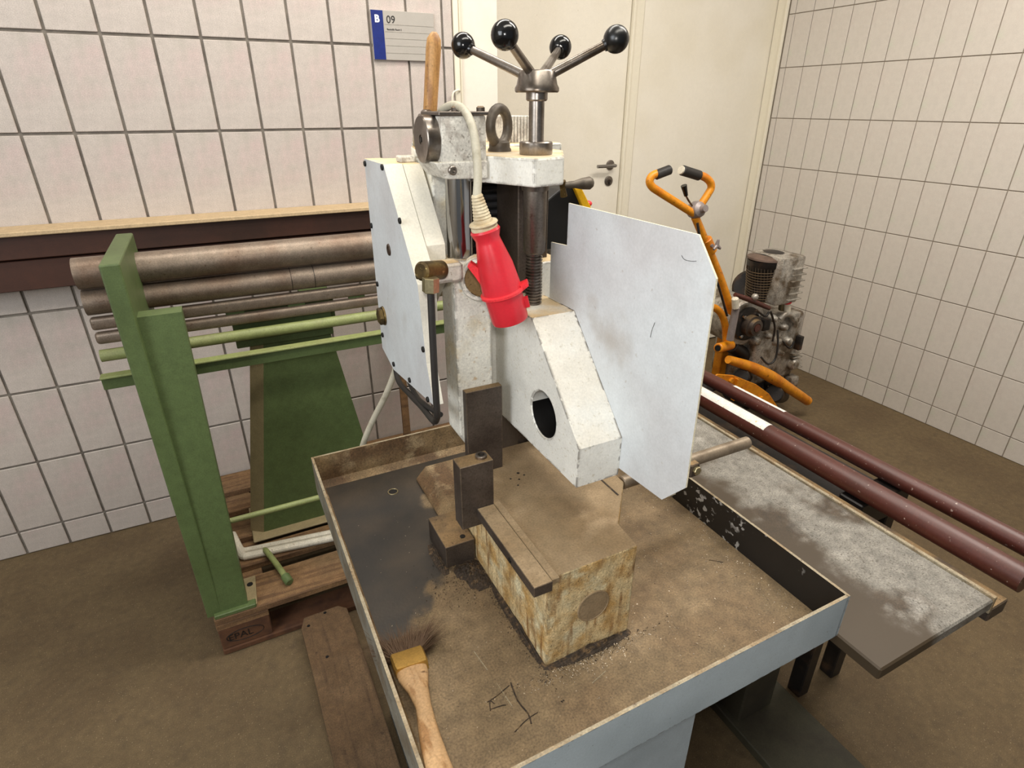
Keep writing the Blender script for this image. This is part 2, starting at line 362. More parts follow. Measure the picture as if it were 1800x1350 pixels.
# tiles on the right wall
def tile_mesh_r(a, c):
    bm = box(B(), -.005, 0, 0, a, 0, c, .0012); me = bpy.data.meshes.new('tile'); bm.to_mesh(me); bm.free(); me.materials.append(M['tile_r']); return me
py_, pr_ = .118, .2645
tr = tile_mesh_r(py_-.004, pr_-.004); cutr = {}
for k in range(0, 22):
    y1 = 2.69-k*py_ + (0 if k else 0); y0 = y1-py_
    for i in range(-5, 7):
        z0 = 1.165+i*pr_ - .0; z1 = z0+pr_
        if z1 > ZC or z1 < .03: continue
        zz = max(z0, 0); key = round(z1-zz, 3)
        me = tr if zz == z0 else cutr.setdefault(key, tile_mesh_r(py_-.004, key-.004))
        t = bpy.data.objects.new('tile', me); COL.objects.link(t); t.location = (XR, y0+.002, zz+.002); t.parent = wr
for i in range(-5, 7):      # narrow cut column beside the frame
    z0 = 1.165+i*pr_; z1 = z0+pr_
    if z1 > ZC or z1 < .03: continue
    zz = max(z0, 0)
    bm = box(B(), -.005, 0, 0, .036, 0, z1-zz-.004, .001); me = bpy.data.meshes.new('tile'); bm.to_mesh(me); bm.free(); me.materials.append(M['tile_r'])
    t = bpy.data.objects.new('tile', me); COL.objects.link(t); t.location = (XR, 2.692, zz+.002); t.parent = wr
# door wall: frame member beside the tiles, two door leaves, meeting profile
bm = B(); box(bm, .914, 1.101, YW+.01, YD+.1, 0, ZC, .003)
obj('trim_1', bm, M['plaster'], kind='structure')
bm = B(); box(bm, .914, .934, YW-.012, YW+.01, 0, ZC, .002); box(bm, .938, .946, YW-.004, YW+.01, 0, ZC, .002)
obj('trim_2', bm, M['doorframe'], kind='structure')
d1 = obj('door_1', box(B(), 1.101, 2.094, YD, YD+.05, .01, ZC, .002), M['door'], kind='structure')
d2 = obj('door_2', box(B(), 2.172, XR-.004, YD-.004, YD+.05, .01, ZC, .002), M['door'], kind='structure')
bm = B(); box(bm, 2.098, 2.168, YD-.012, YD+.05, .01, ZC, .003); box(bm, 2.098, 2.112, YD-.020, YD-.012, .01, ZC, .002)
obj('trim_3', bm, M['doorframe'], kind='structure')
bm = B(); box(bm, XR-.016, XR-.004, 2.735, 2.812, 0, ZC, .003); box(bm, XR-.024, XR-.016, 2.735, 2.75, 0, ZC, .002)
obj('trim_4', bm, M['doorframe'], kind='structure')
obj('wall_front_door_back', box(B(), 1.1, XR, YD+.06, YD+.1, 0, ZC), M['plaster'], kind='structure').name = 'wall_door'
# lever handle and lock rosette on the left leaf
c = V((2.026, YD, 1.201))
bm = lathe(B(), c, c+V((0, -.02, 0)), [(0, .026), (.006, .026), (.008, .022), (.009, .01), (.02, .01)], 24)
hn = obj('handle_rosette', bm, M['steelw'], d1, SM)
obj('door_lever', tube(B(), [c+V((0, -.015, 0)), c+V((0, -.05, 0)), c+V((-.02, -.058, 0)), c+V((-.12, -.056, 0))], .009, 12), M['chrome'], d1, SM)
c = V((2.022, YD, 1.117))
bm = lathe(B(), c, c+V((0, -.01, 0)), [(0, .026), (.006, .026), (.008, .023)], 24)
obj('lock_rosette', bm, M['steelw'], d1, SM)
bm = cyl(B(), c+V((0, -.006, 0)), c+V((0, -.013, 0)), .009, 16); box(bm, c.x-.003, c.x+.003, c.y-.014, c.y-.008, c.z-.018, c.z)
obj('lock_cylinder', bm, M['dark'], d1, SM)
# little coat hook on the frame
a = at(800, 160, YW)
hk = obj('wall_hook', tube(B(), [a+V((.014, -.012, 0)), a+V((.0, -.03, .002)), a+V((-.02, -.034, -.006)), a+V((-.026, -.034, -.03)), a+V((-.022, -.034, -.07))], .0035, 10), M['doorframe'], origin=a)
tag(hk, 'small cream wire hook on the white door post beside the tiled wall', 'hook')
# brown board along the back wall
bm = B(); box(bm, -1.3, .78, 2.19, YW-.007, 1.085, 1.155, .003)
tk = thing('wall_board', 'dark brown board with a tan top edge along the tiled back wall', 'board', (-.2, 2.25, 1.085))
obj('board', bm, M['trunk'], tk)
obj('top_strip', box(B(), -1.3, .78, 2.17, YW-.007, 1.155, 1.168, .002), M['trunklip'], tk)
obj('lower_board', box(B(), -1.3, .78, 2.20, YW-.007, .99, 1.08, .002), M['trunk'], tk)
# ceiling lamp fittings (the light above is theirs)
for (x, y, lb) in ((.35, 1.55, 'long ceiling light fitting near the tiled back wall'), (.6, .1, 'long ceiling light fitting above the tray'), (1.9, .9, 'long ceiling light fitting above the doors side')):
    t = thing('ceiling_light', lb, 'light', (x, y, ZC))
    obj('housing', box(B(), x-.8, x+.8, y-.1, y+.1, ZC-.05, ZC, .005), M['plaster'], t)
    obj('diffuser', box(B(), x-.78, x+.78, y-.08, y+.08, ZC-.07, ZC-.051, .005), M['lamp'], t)

# ================================================================ room sign
sg = thing('room_sign', 'small grey and blue room sign with B 09 on the tiled wall', 'sign', (.73, YW-.01, 1.643))
sx0, sx1, sz0, sz1, sy = .612, .838, 1.643, 1.792, YW-.012
obj('sign_plate', box(B(), sx0, sx1, sy-.004, YW-.006, sz0, sz1, .001), M['signgrey'], sg)
obj('blue_field', box(B(), sx0+.001, sx0+.042, sy-.0055, sy-.004, sz0+.001, sz1-.001), M['blue'], sg)
for k, f in enumerate((.275, .42, .555, .70, .85)):
    zz = sz1-(sz1-sz0)*f
    obj('groove_line', box(B(), sx0+.046, sx1-.001, sy-.0047, sy-.0037, zz-.0008, zz+.0008), M['signline'], sg)
def face_mx(x, z, y): return Matrix.Translation((x, y, z)) @ Matrix.Rotation(PI/2, 4, 'X')
text_mesh('B', .030, face_mx(sx0+.012, sz1-.036, sy-.006), M['textw'], sg, 'lettering', bold=.0012)
text_mesh('09', .032, face_mx(sx0+.053, sz1-.037, sy-.0048), M['textk'], sg, 'lettering')
text_mesh('Baustelle Raum 2', .0075, face_mx(sx0+.053, sz1-.058, sy-.0048), M['textk'], sg, 'lettering')

# ================================================================ machine : tray and pedestal
TX0, TX1, TY0, TY1, TZ, TF = .091, .786, .370, 1.167, .80, .725
mc = thing('chip_tray', 'large shallow grey sheet steel chip tray under the machine, dusty with a dark oil patch', 'tray', (.44, .77, .0))
OFF = WORLD[mc.name]
tf = obj('tray_floor', box(B(), TX0+.003, TX1-.003, TY0+.003, TY1-.003, TF-.004, TF), tray_floor_mat((OFF.x, OFF.y)), mc)
e = .0025
def rimwall(nm, x0, x1, y0, y1, inner, ax, side):
    bm = B(); box(bm, x0, x1, y0, y1, .712, TZ)
    o = obj(nm, bm, [M['greytray'], inner, M['rim']], mc)
    for p in o.data.polygons:
        n = p.normal
        if n.z > .9: p.material_index = 2
        elif (n[ax]*side) > .9: p.material_index = 1
    return o
lr = rimwall('left_rim', TX0, TX0+.005, TY0, TY1, M['rim'], 0, 1); lr.data.materials[0] = M['rimgrey']
rimwall('right_rim', TX1-.005, TX1, TY0, TY1, M['rimblack'], 0, -1)
rimwall('back_rim', TX0+.004, TX1-.004, TY1-.005, TY1, M['rimrust'], 1, -1)
rimwall('front_rim', TX0+.004, TX1-.004, TY0, TY0+.005, M['rim'], 1, 1)
bm = B(); prism(bm, [(TX0+.004, TF), (TX0+.004, TF+.012), (TX0+.006, TF+.012), (TX0+.018, TF)], 'y', TY0+.004, TY1-.004)
prism(bm, [(TY1-.004, TF), (TY1-.004, TF+.012), (TY1-.006, TF+.012), (TY1-.020, TF)], 'x', TX0+.004, TX1-.004)
obj('corner_fillet', bm, M['rimrust'], mc)
# small hole with a worn bright ring
c = V((.240, 1.066, TF))
obj('drain_hole', cyl(B(), c, c+V((0, 0, .0008)), .009, 20), M['hole'], mc)
q = B(); bmesh.ops.create_circle(q, segments=24, radius=1); q.free()
obj('hole_ring', tube(B(), [c+V((.0105*math.cos(t*PI/8), .0105*math.sin(t*PI/8), .0005)) for t in range(17)], .0013, 6, 2), M['nut'], mc, SM)
# scratches drawn in the dust
def scratch(pts, m, wd=.0012):
    bm = tube(B(), [(x, y, TF+.0002) for x, y in pts], wd, 5, 3)
    return obj('scratch', bm, m, mc)
sd, sl = M['chipdark'], M['rim']
scratch([(.262, .525), (.258, .495), (.262, .47), (.259, .455)], sd)
scratch([(.218, .512), (.235, .515), (.258, .522)], sd, .0009)
scratch([(.218, .500), (.234, .498), (.24, .496)], sd, .0009); scratch([(.216, .498), (.222, .512), (.226, .505)], sd, .0009)
scratch([(.233, .455), (.255, .463), (.275, .466)], sd, .0008)
scratch([(.712, .588), (.722, .580), (.731, .571)], sd, .0009)
scratch([(.235, .60), (.24, .56)], sl, .0008); scratch([(.243, .535), (.247, .49)], sl, .0008)
scratch([(.37, .47), (.40, .478)], sl, .0007)
# bright metal chips and grit lying in the tray
bm = B()
def grit(n, fx):
    for _ in range(n):
        x, y = fx()
        if not (TX0+.02 < x < TX1-.01 and TY0+.01 < y < TY1-.02): continue
        s = random.uniform(.0006, .0016)*(1.5 if random.random() < .06 else 1)
        vs = [bm.verts.new((x+random.uniform(-s, s), y+random.uniform(-s, s), TF+random.uniform(0, s*1.1))) for _ in range(4)]
        for f in ((0, 1, 2), (0, 2, 3), (0, 3, 1), (1, 3, 2)): bm.faces.new([vs[i] for i in f])
grit(700, lambda: (random.gauss(.60, .12), random.gauss(.60, .12)))
grit(350, lambda: (random.uniform(.12, .75), random.uniform(.4, 1.0)))
grit(700, lambda: (random.gauss(.40, .06), .515-abs(random.gauss(0, .014))))
grit(400, lambda: (TX1-.012-abs(random.gauss(0, .03)), random.uniform(.42, .85)))
obj('metal_chips', bm, M['chip'], mc, kind='stuff')
# crusted swarf along the foot of the bed
bm = B()
def heap(cx, cy, rx, ry, h, n=9):
    vs = []
    for i in range(n+1):
        for j in range(n+1):
            u, v = i/n*2-1, j/n*2-1; d = math.hypot(u, v)
            vs.append(bm.verts.new((cx+u*rx, cy+v*ry, TF+.0004+max(0, (1-d))*h*random.uniform(.5, 1.2)-(.003 if d >= 1 else 0))))
    for i in range(n):
        for j in range(n): bm.faces.new((vs[i*(n+1)+j], vs[(i+1)*(n+1)+j], vs[(i+1)*(n+1)+j+1], vs[i*(n+1)+j+1]))
heap(.298, .768, .03, .028, .008, 22); heap(.256, .82, .012, .05, .006, 18); heap(.302, .735, .022, .026, .005, 18)
heap(.40, .522, .085, .012, .010, 18); heap(.322, .62, .012, .11, .008, 16)
for _ in range(1500):
    x, y = random.choice(((random.gauss(.40, .055), .518-abs(random.gauss(0, .008))), (.318-abs(random.gauss(0, .008)), random.gauss(.64, .08)), (random.gauss(.28, .035), random.gauss(.745, .03))))
    if y < .46: continue
    q_ = random.uniform(.0006, .0018); vs = [bm.verts.new((x+random.uniform(-q_, q_), y+random.uniform(-q_, q_), TF+random.uniform(0, q_*2))) for _ in range(4)]
    for f in ((0, 1, 2), (0, 2, 3), (0, 3, 1), (1, 3, 2)): bm.faces.new([vs[i] for i in f])
obj('swarf_heap', bm, M['chipdark'], mc, kind='stuff')
# pedestal
obj('pedestal', box(B(), .17, .565, .43, 1.08, 0, .712, .006), M['greytray'], mc)

# ================================================================ machine body
sw = thing('metal_cutting_machine', 'white cast metalworking machine with four-ball handwheel and grey guard plate standing in the tray', 'machine', (.42, .80, TF))
# bed
BZ = .903
plan = [(.322, .525), (.476, .525), (.480, .580), (.556, .668), (.558, .865), (.322, .865)]
bedo = obj('bed', prism(B(), plan, 'z', TF, BZ, .0025), [M['bed'], M['beddust']], sw)
for p in bedo.data.polygons:
    if p.normal.z > .5: p.material_index = 1
bm = prism(B(), [(.300, TF), (.300, .731), (.3235, .757), (.54, .757), (.54, TF)], 'y', .866, 1.085, .003)
wing = obj('bed_foot', bm, M['rimrust'], sw)
bm = prism(B(), [(.522, .64), (.525, .64), (.525, .80), (.522, .80)], 'z', BZ, BZ+.0008); obj('bed_groove', bm, M['chipdark'], sw)
# plug disc on the front of the bed
c = V((.402, .525, .815))
obj('bore_cap', lathe(B(), c, c+V((0, -.003, 0)), [(0, .0285), (.0015, .0285), (.002, .027), (.0012, .0262), (.0012, .02)], 36), M['beddust'], sw, SM)
# wear rail along the left top edge
rl = obj('rail', box(B(), .291, .3205, .512, .7045, BZ-.010, BZ+.008, .0008), [M['steeld'], M['beddust']], sw)
for p in rl.data.polygons:
    if p.normal.z > .8: p.material_index = 1
obj('rail_inner', box(B(), .3218, .334, .516, .74, BZ-.002, BZ+.006, .0006), M['beddust'], sw)
c = V((.291, .585, BZ-.002)); obj('screw', cyl(B(), c, c+V((-.0015, 0, 0)), .004, 12), M['hole'], sw)
# oil-dark dots on the table
for (x, y) in ((.382, .765), (.395, .757), (.409, .765), (.402, .775), (.385, .742)):
    obj('oil_spot', lathe(B(), (x, y, BZ), (x, y, BZ+.0005), [(0, random.uniform(.0018, .003)), (.0005, .0015)], 10), M['hole'], sw)
# steel stop block and square pillar
sb = obj('clamp_block', box(B(), .262, .319, .790, .885, TF, .773, .0008), M['steeld'], sw)
c = V((.302, .806, .773)); obj('bolt_hole', cyl(B(), c, c+V((0, 0, .0006)), .0052, 18), M['hole'], sb)
pil = obj('stop_pillar', box(B(), .265, .3215, .705, .736, .876, .996, .0008), M['steeld'], sw)
c = V((.3075, .7205, .996))
obj('collar_nut', lathe(B(), c, c+V((0, 0, .005)), [(0, .0095), (.004, .0095), (.005, .0085), (.005, .0055), (.001, .0052)], 24, False), M['handlesteel'], pil, SM)
obj('socket', cyl(B(), c, c+V((0, 0, .0015)), .0055, 18), M['hole'], pil)
# big dark gib plate on the slide
obj('gib_plate', box(B(), .319, .386, .805, .8195, BZ, 1.069, .0008), M['steeld'], sw)
# left slide column
colm = B(); prism(colm, [(.312, .978), (.328, .950), (.375, .950), (.375, 1.272), (.312, 1.272)], 'y', .82, .876, .002)
obj('slide_column', colm, M['whitedirty'], sw)
# collar and chrome column
c = V((.336, .848, 1.262))
obj('column_collar', lathe(B(), c, c+V((0, 0, .03)), [(0, .033), (.006, .0335), (.010, .030), (.016, .030), (.020, .0275), (.024, .0265), (.024, .021)], 36, False), M['whitedirty'], sw, SM)
obj('chrome_column', cyl(B(), (.336, .848, 1.26), (.338, .848, 1.415), .0205, 40), M['chrome'], sw, SM)
# swivel head
hd = obj('head', box(B(), .303, .371, .818, .890, 1.424, 1.487, .003, 2), M['headcast'], sw, 40)
bm = prism(B(), [(.290, 1.428), (.306, 1.405), (.371, 1.403), (.371, 1.428)], 'y', .816, .90, .002)
obj('head_flange', bm, M['headcast'], sw)
obj('head_lid', box(B(), .300, .374, .816, .893, 1.487, 1.492, .001), M['steelw'], sw)
bm = prism(B(), [(.90, 1.42), (1.0, 1.44), (1.0, 1.30), (.93, 1.25), (.905, 1.32)], 'x', .315, .355, .003); obj('rear_web', bm, M['whitedirty'], sw)
c = V((.309, .852, 1.456))
obj('end_cap', lathe(B(), c, c+V((-.03, 0, 0)), [(0, .030), (.004, .0318), (.0235, .0318), (.025, .0305), (.025, .0065), (.0238, .0063), (.0238, .0035)], 44), M['handlesteel'], sw, 30)
obj('cap_screw', cyl(B(), c+V((-.0235, 0, 0)), c+V((-.0252, 0, 0)), .004, 6), M['hole'], sw)
c = V((.315, .817, 1.417)); obj('flange_bolt', lathe(B(), c, c+V((0, -.008, 0)), [(0, .0062), (.0065, .0062), (.0075, .005), (.0075, .003), (.004, .0028)], 18), M['handlesteel'], sw, 30)
for x, y in ((.336, .846), (.366, .826)):
    obj('lid_bolt', lathe(B(), (x, y, 1.492), (x, y, 1.50), [(0, .006), (.005, .006), (.007, .0035)], 16), M['steeld'], sw, 30)
c = V((.371, .846, 1.443)); obj('side_screw', cyl(B(), c, c+V((.004, 0, 0)), .006, 14), M['hole'], sw)
# upper cross plate
plan = [(.362, .832), (.371, .828), (.409, .744), (.461, .752), (.530, .868), (.535, .96), (.46, 1.04), (.362, 1.04)]
obj('top_plate', prism(B(), plan, 'z', 1.396, 1.434, .0025), M['white'], sw)
obj('rear_plate', box(B(), .38, .62, 1.02, 1.20, 1.404, 1.436, .003), M['white'], sw)
# eye bolt
c = V((.427, .893, 1.434))
eb = obj('eye_bolt', lathe(B(), c, c+V((0, 0, .02)), [(0, .0185), (.003, .0185), (.006, .0165), (.013, .0165), (.016, .012)], 28), M['eye'], sw, SM)
R = .0235; cc = c+V((0, 0, .036)); bm = B()
dirr = V((.872, .489, 0)).normalized()
ring = [cc+dirr*(R*math.cos(t*2*PI/28))+V((0, 0, 1))*(R*1.08*math.sin(t*2*PI/28)) for t in range(29)]
obj('eye_ring', tube(bm, ring, .0078, 14, 1, False), M['eye'], eb, 60)
# spindle, screw and handwheel
SX, SY = .447, .81
def sp(nm, z0, z1, prof, m, n=32, cap=True, par=None): return obj(nm, lathe(B(), (SX, SY, z0), (SX, SY, z1), prof, n, cap), m, par or sw, SM)
sp('spindle_collar', 1.434, 1.455, [(0, .0235), (.0015, .0245), (.0165, .0245), (.018, .023), (.018, .012)], M['handlesteel'])
sp('spindle_rod', 1.44, 1.53, [(0, .0112), (.08, .0112)], M['handlesteel'])
sp('rod_collar', 1.505, 1.53, [(0, .0135), (.002, .0155), (.013, .0155), (.014, .017), (.018, .017)], M['handlesteel'])
sp('nut_sleeve', 1.288, 1.396, [(0, .0150), (.004, .0175), (.095, .0180), (.0955, .0205), (.103, .0215), (.108, .0215)], M['steelw'])
bm = B(); lathe(bm, (SX, SY, 1.195), (SX, SY, 1.30), [(0, .011), (.105, .011)], 24)
nturn = 21
prof = []
for i in range(nturn): prof += [(i*.005, .0108), (i*.005+.0014, .0137), (i*.005+.0026, .0137), (i*.005+.0038, .0108)]
lathe(bm, (SX, SY, 1.195), (SX, SY, 1.30), prof, 28)
obj('lead_screw', bm, M['handlesteel'], sw)
hw = sp('handwheel_hub', 1.516, 1.55, [(0, .0300), (.002, .0315), (.006, .0315), (.010, .029), (.026, .0255), (.028, .0235)], M['handlesteel'], 36)
# four spokes with balls
hubc = V((SX, SY, 1.530))
for (bc, m) in ((V((.376, .768, 1.580)), 'ball'), (at(814, 80, .925), 'ball'), (at(985, 83, .925), 'ball'), (at(1083, 69, .765), 'ballworn')):
    d = (bc-hubc); d0 = d.normalized()
    obj('spoke', lathe(B(), hubc+d0*.014, bc, [(0, .0062), (.006, .0066), (d.length*.80, .0056), (d.length*.86, .005)], 16), M['handlesteel'], sw, SM)
    bm = sphere(B(), bc, .0178, 32); lathe(bm, bc-d0*.0185, bc, [(0, .0075), (.008, .010)], 16)
    obj('ball_knob', bm, M[m], sw, 60)
# square guide column behind the spindle
obj('square_column', box(B(), .449, .506, .87, .952, .80, 1.397, .0015), M['steeld'], sw)
# bellows behind
for i in range(9):
    z = 1.385-i*.0135
    obj('bellows_fold', prism(B(), [(.97, z), (.964, z-.0045), (.97, z-.009), (1.05, z-.009), (1.05, z)], 'x', .40, .475), M['rib'], sw)
obj('bellows_core', box(B(), .405, .47, .975, 1.05, 1.25, 1.39), M['black'], sw)
# the nose casting (side profile) with its round opening
nose = [(.600, .981), (.5985, 1.049), (.7465, 1.204), (.95, 1.204), (.95, .981)]
def plate_with_hole(x, hc, hr, outline, n=40):
    """returns verts of a face strip between a polygon and a circle at plane x"""
    return None
bm = B(); NX0, NX1 = .410, .4865; hc, hr = V((.705, 1.055)), .039
nn_ = 48; ang = [2*PI*i/nn_ for i in range(nn_)]
def cast(p0, d, poly):
    best = None
    for i in range(len(poly)):
        a = V(poly[i]); b = V(poly[(i+1) % len(poly)]); e_ = b-a
        den = d.x*e_.y-d.y*e_.x
        if abs(den) < 1e-9: continue
        t = ((a.x-p0.x)*e_.y-(a.y-p0.y)*e_.x)/den; s = ((a.x-p0.x)*d.y-(a.y-p0.y)*d.x)/den
        if t > 0 and -1e-6 <= s <= 1+1e-6 and (best is None or t < best): best = t
    return p0+d*best
ang = sorted(ang+[math.atan2(p[1]-hc.y, p[0]-hc.x) % (2*PI) for p in nose]); nn_ = len(ang)
def ring2(x, f): return [bm.verts.new((x, f(a).x, f(a).y)) for a in ang]
fo = lambda a: cast(hc, V((math.cos(a), math.sin(a))), nose)
fi = lambda a: hc+V((math.cos(a), math.sin(a)))*hr
fib = lambda a: hc+V((math.cos(a), math.sin(a)))*(hr+.002)
O0, I0, J0, J1, I1, O1 = ring2(NX0, fo), ring2(NX0, fib), ring2(NX0+.002, fi), ring2(NX1-.012, fi), None, ring2(NX1, fo)
for i in range(nn_):
    j = (i+1) % nn_
    for a, b in ((O0, I0), (I0, J0), (J0, J1), (O0, O1)):
        try: bm.faces.new((a[i], a[j], b[j], b[i]))
        except ValueError: pass
bm.faces.new(J1); bm.faces.new(O1)
bmesh.ops.remove_doubles(bm, verts=bm.verts, dist=.0002)
no = obj('nose_casting', bm, [M['white'], M['hole']], sw, 25)
for p in no.data.polygons:
    q_ = p.center+WORLD[sw.name]
    if (V((q_.y, q_.z))-hc).length < hr+.0005 and q_.x > NX0+.003 and q_.z < hc.y+.006: p.material_index = 1
# carriage cheek behind
obj('carriage_cheek', box(B(), .476, .522, .842, .99, .99, 1.262, .002), M['white'], sw)
obj('carriage_back', box(B(), .386, .448, .88, .99, .99, 1.2035, .002), M['white'], sw)
# bearing boss with bronze cap
c = V((.360, .822, 1.258))
bs = obj('bearing_boss', lathe(B(), c, c+V((-.012, -.030, 0)), [(0, .036), (.018, .036), (.021, .034), (.022, .0275), (.018, .027)], 40), M['whitedirty'], sw, SM)
dd = V((-.012, -.030, 0)).normalized()
obj('bronze_cap', lathe(B(), c+dd*.017, c+dd*.025, [(0, .0268), (.002, .0268), (.003, .025)], 36), M['lens'], bs, SM)
# guard plate
gp = [(.777, 1.366), (.499, 1.368), (.463, 1.326), (.460, 1.046), (.500, 1.000), (.600, .993), (.600, 1.049), (.7465, 1.2045), (.826, 1.2045), (.826, 1.298), (.777, 1.302)]
gd = obj('guard_plate', prism(B(), gp, 'x', .4870, .4895), [M['grey'], M['greyedge']], sw)
for p in gd.data.polygons:
    if abs(p.normal.x) < .5: p.material_index = 1
bm = prism(B(), [(.503, .998), (.600, .991), (.600, .994), (.503, 1.001)], 'x', .4895, .515); obj('guard_lip', bm, M['greyedge'], gd)
for (p_, q_) in (((1196, 453), (1215, 460)), ((1143, 590), (1152, 567))):
    pass
def onx(px, py, X):
    d = FW + RT*((px-900)/FPX) - UP*((py-675)/FPX); return V((0, 0, HC))+d*(X/d.x)
for pts in (((1198, 449), (1203, 456), (1214, 459), (1224, 459)), ((1151, 567), (1146, 580), (1143, 593))):
    obj('stray_wire', tube(B(), [onx(a_, b_, .4864) for a_, b_ in pts], .00028, 6), M['hole'], gd)
# stop bar passing behind the guard, with its bolt
obj('stop_bar', cyl(B(), (.559, .678, .893), (.868, .678, .893), .012, 24, .0015), M['bar'], sw, SM)
bm = B(); box(bm, .700, .722, .655, .69, .872, .900, .002); obj('bar_clamp', bm, M['steeld'], sw)
c = V((.712, .655, .888)); hx = hexa(B(), c, c+V((0, -.007, .001)), .0085); obj('clamp_bolt', hx, M['nut'], sw, 20)
# hydraulic elbow, nut, hose
a = V((.318, .822, 1.272))
obj('banjo_fitting', box(B(), .272, .316, .786, .822, 1.264, 1.292, .004), M['whitedirty'], sw)
bm = cyl(B(), at(778, 474, .785), at(739, 477, .762), .0135, 24, .003); obj('brass_elbow', bm, M['brass'], sw, SM)
obj('hose_nut', hexa(B(), at(757, 488, .752), at(757, 514, .752), .0120), M['nut'], sw, 20)
obj('hydraulic_hose', tube(B(), [at(757, 512, .754), at(760, 580, .754), at(764, 660, .754), at(768, 722, .754), at(768, 735, .762), at(762, 740, .785), at(742, 716, .86), at(722, 695, .93), at(700, 668, 1.02), (.275, 1.08, 1.04)], .0052, 14), M['rubber'], sw, 60)
obj('return_hose', tube(B(), [(.27, .795, 1.045), at(748, 712, .85), at(728, 690, .93), (.28, 1.05, 1.045)], .0045, 12), M['rubber'], sw, 60)
# left cover housing (side profile), two halves
CX = .25
cov = [(1.057, 1.418), (.936, 1.418), (.806, 1.262), (.789, 1.142), (.7665, 1.080), (.995, 1.0495), (1.067, 1.068)]
cv = obj('side_cover', prism(B(), cov, 'x', CX, .2657), [M['grey'], M['coverwhite']], sw)
for p in cv.data.polygons:
    if abs(p.normal.x) < .7: p.material_index = 1
covr = [(1.057, 1.418), (.936, 1.418), (.806, 1.262), (.812, 1.20), (1.06, 1.20)]
obj('cover_rim', prism(B(), covr, 'x', .2657, .2795), M['coverwhite'], sw)
cov2 = [(1.057, 1.417), (.936, 1.417), (.846, 1.308), (.846, 1.25), (.90, 1.20), (1.06, 1.20)]
obj('cover_back', prism(B(), cov2, 'x', .2805, .311, .0006), M['coverwhite'], sw)
def onface(px, py):
    d = FW + RT*((px-900)/FPX) - UP*((py-675)/FPX); return V((0, 0, HC))+d*(CX/d.x)
for (px, py) in ((638, 286), (673, 294), (704, 388), (650, 394), (661, 496), (735, 485), (745, 614), (753, 702), (721, 668), (693, 640), (673, 588)):
    c = onface(px, py)
    c = V((CX, max(min(c.y, 1.05), .776), c.z))
    obj('cover_screw', lathe(B(), c, c+V((-.003, 0, 0)), [(0, .0048), (.0022, .0048), (.003, .004), (.003, .0022), (.001, .002)], 14), M['hole'], cv)
c = onface(684, 439); obj('vent_slot', lathe(B(), c, c+V((-.002, 0, 0)), [(0, .010), (.002, .009), (.002, .006), (.0005, .006)], 20), M['dark'], cv, SM)
c = onface(675, 555); bm = lathe(B(), c, c+V((-.003, 0, 0)), [(0, .018), (.003, .017)], 28); hexa(bm, c+V((-.003, 0, 0)), c+V((-.011, 0, 0)), .0165); obj('cover_nut', bm, M['brass'], cv, 25)
# little sight plate at the top of the cover
obj('cover_bracket', box(B(), .284, .310, .96, .985, 1.417, 1.427, .002), M['headcast'], sw)
# wooden lever grip
a, b2 = V((.334, .95, 1.483)), V((.3485, .95, 1.598)); L0 = (b2-a).length
obj('lever_grip', lathe(B(), a, b2, [(0, .0095), (.002, .0108), (.03, .0108), (L0*.82, .0114), (L0*.92, .0104), (L0*.98, .006), (L0, .0035)], 10), M['wood'], sw, 50)
obj('lever_socket', box(B(), .318, .352, .900, .962, 1.478, 1.488, .002), M['steelw'], sw)
c = V((.322, .93, 1.488)); obj('lever_screw', lathe(B(), c, c+V((0, 0, .006)), [(0, .008), (.004, .008), (.006, .005)], 14), M['handlesteel'], sw, SM)
# finned white cowl behind the eye bolt
for i in range(9):
    x = .512+i*.0068
    obj('cowl_fin', box(B(), x, x+.0052, 1.06, 1.13, 1.436, 1.482, .001), M['headcast'], sw)
obj('cowl_core', box(B(), .525, .572, 1.065, 1.125, 1.434, 1.478), M['headcast'], sw)

# ================================================================ the red plug on its cable
pg = thing('power_plug', 'red industrial power plug hanging by its grey cable over the machine head', 'plug', (.36, .75, 1.2))
P0, P1 = at(852, 402, .752), at(897, 562, .742)
ax = (P1-P0); PL = ax.length; ax.normalize()
obj('plug_body', lathe(B(), P0, P1, [(0, .020), (.003, .0215), (.006, .0205), (.014, .0175), (.020, .0185), (.055, .0262), (.085, .0290), (.094, .0292)], 40), M['red'], pg, 40)
obj('plug_shroud', lathe(B(), P0, P1, [(.094, .0285), (PL-.003, .0278), (PL, .0270), (PL, .0250), (PL-.02, .0245)], 40, True), M['red'], pg, 40)
obj('plug_flange', lathe(B(), P0, P1, [(.092, .029), (.0935, .0330), (.097, .0330), (.0985, .0285)], 40), M['redlight'], pg, 40)
u_, w2 = frame_of(ax)
right = (RT-ax*RT.dot(ax)).normalized()
fwd = ax.cross(right)
lt = -right
def fin(nm, pts, hw_, m):
    bm = B(); A = [bm.verts.new(p+fwd*hw_) for p in pts]; Bv = [bm.verts.new(p-fwd*hw_) for p in pts]
    bm.faces.new(A); bm.faces.new(Bv[::-1])
    for i in range(len(pts)): bm.faces.new((A[i], Bv[i], Bv[(i+1) % len(pts)], A[(i+1) % len(pts)]))
    return obj(nm, bm, m, pg)
fin('latch_wing', [P0+ax*.052+lt*.022, P0+ax*.040+lt*.032, P0+ax*.044+lt*.038, P0+ax*.062+lt*.031, P0+ax*.078+lt*.026], .007, M['redlight'])
fin('latch_lug', [P0+ax*.112+right*.026, P0+ax*.112+right*.034, P0+ax*.126+right*.034, P0+ax*.126+right*.026], .006, M['red'])
fin('flange_tab', [P0+ax*.090+right*.028, P0+ax*.088+right*.039, P0+ax*.093+right*.040, P0+ax*.098+right*.030], .010, M['redlight'])
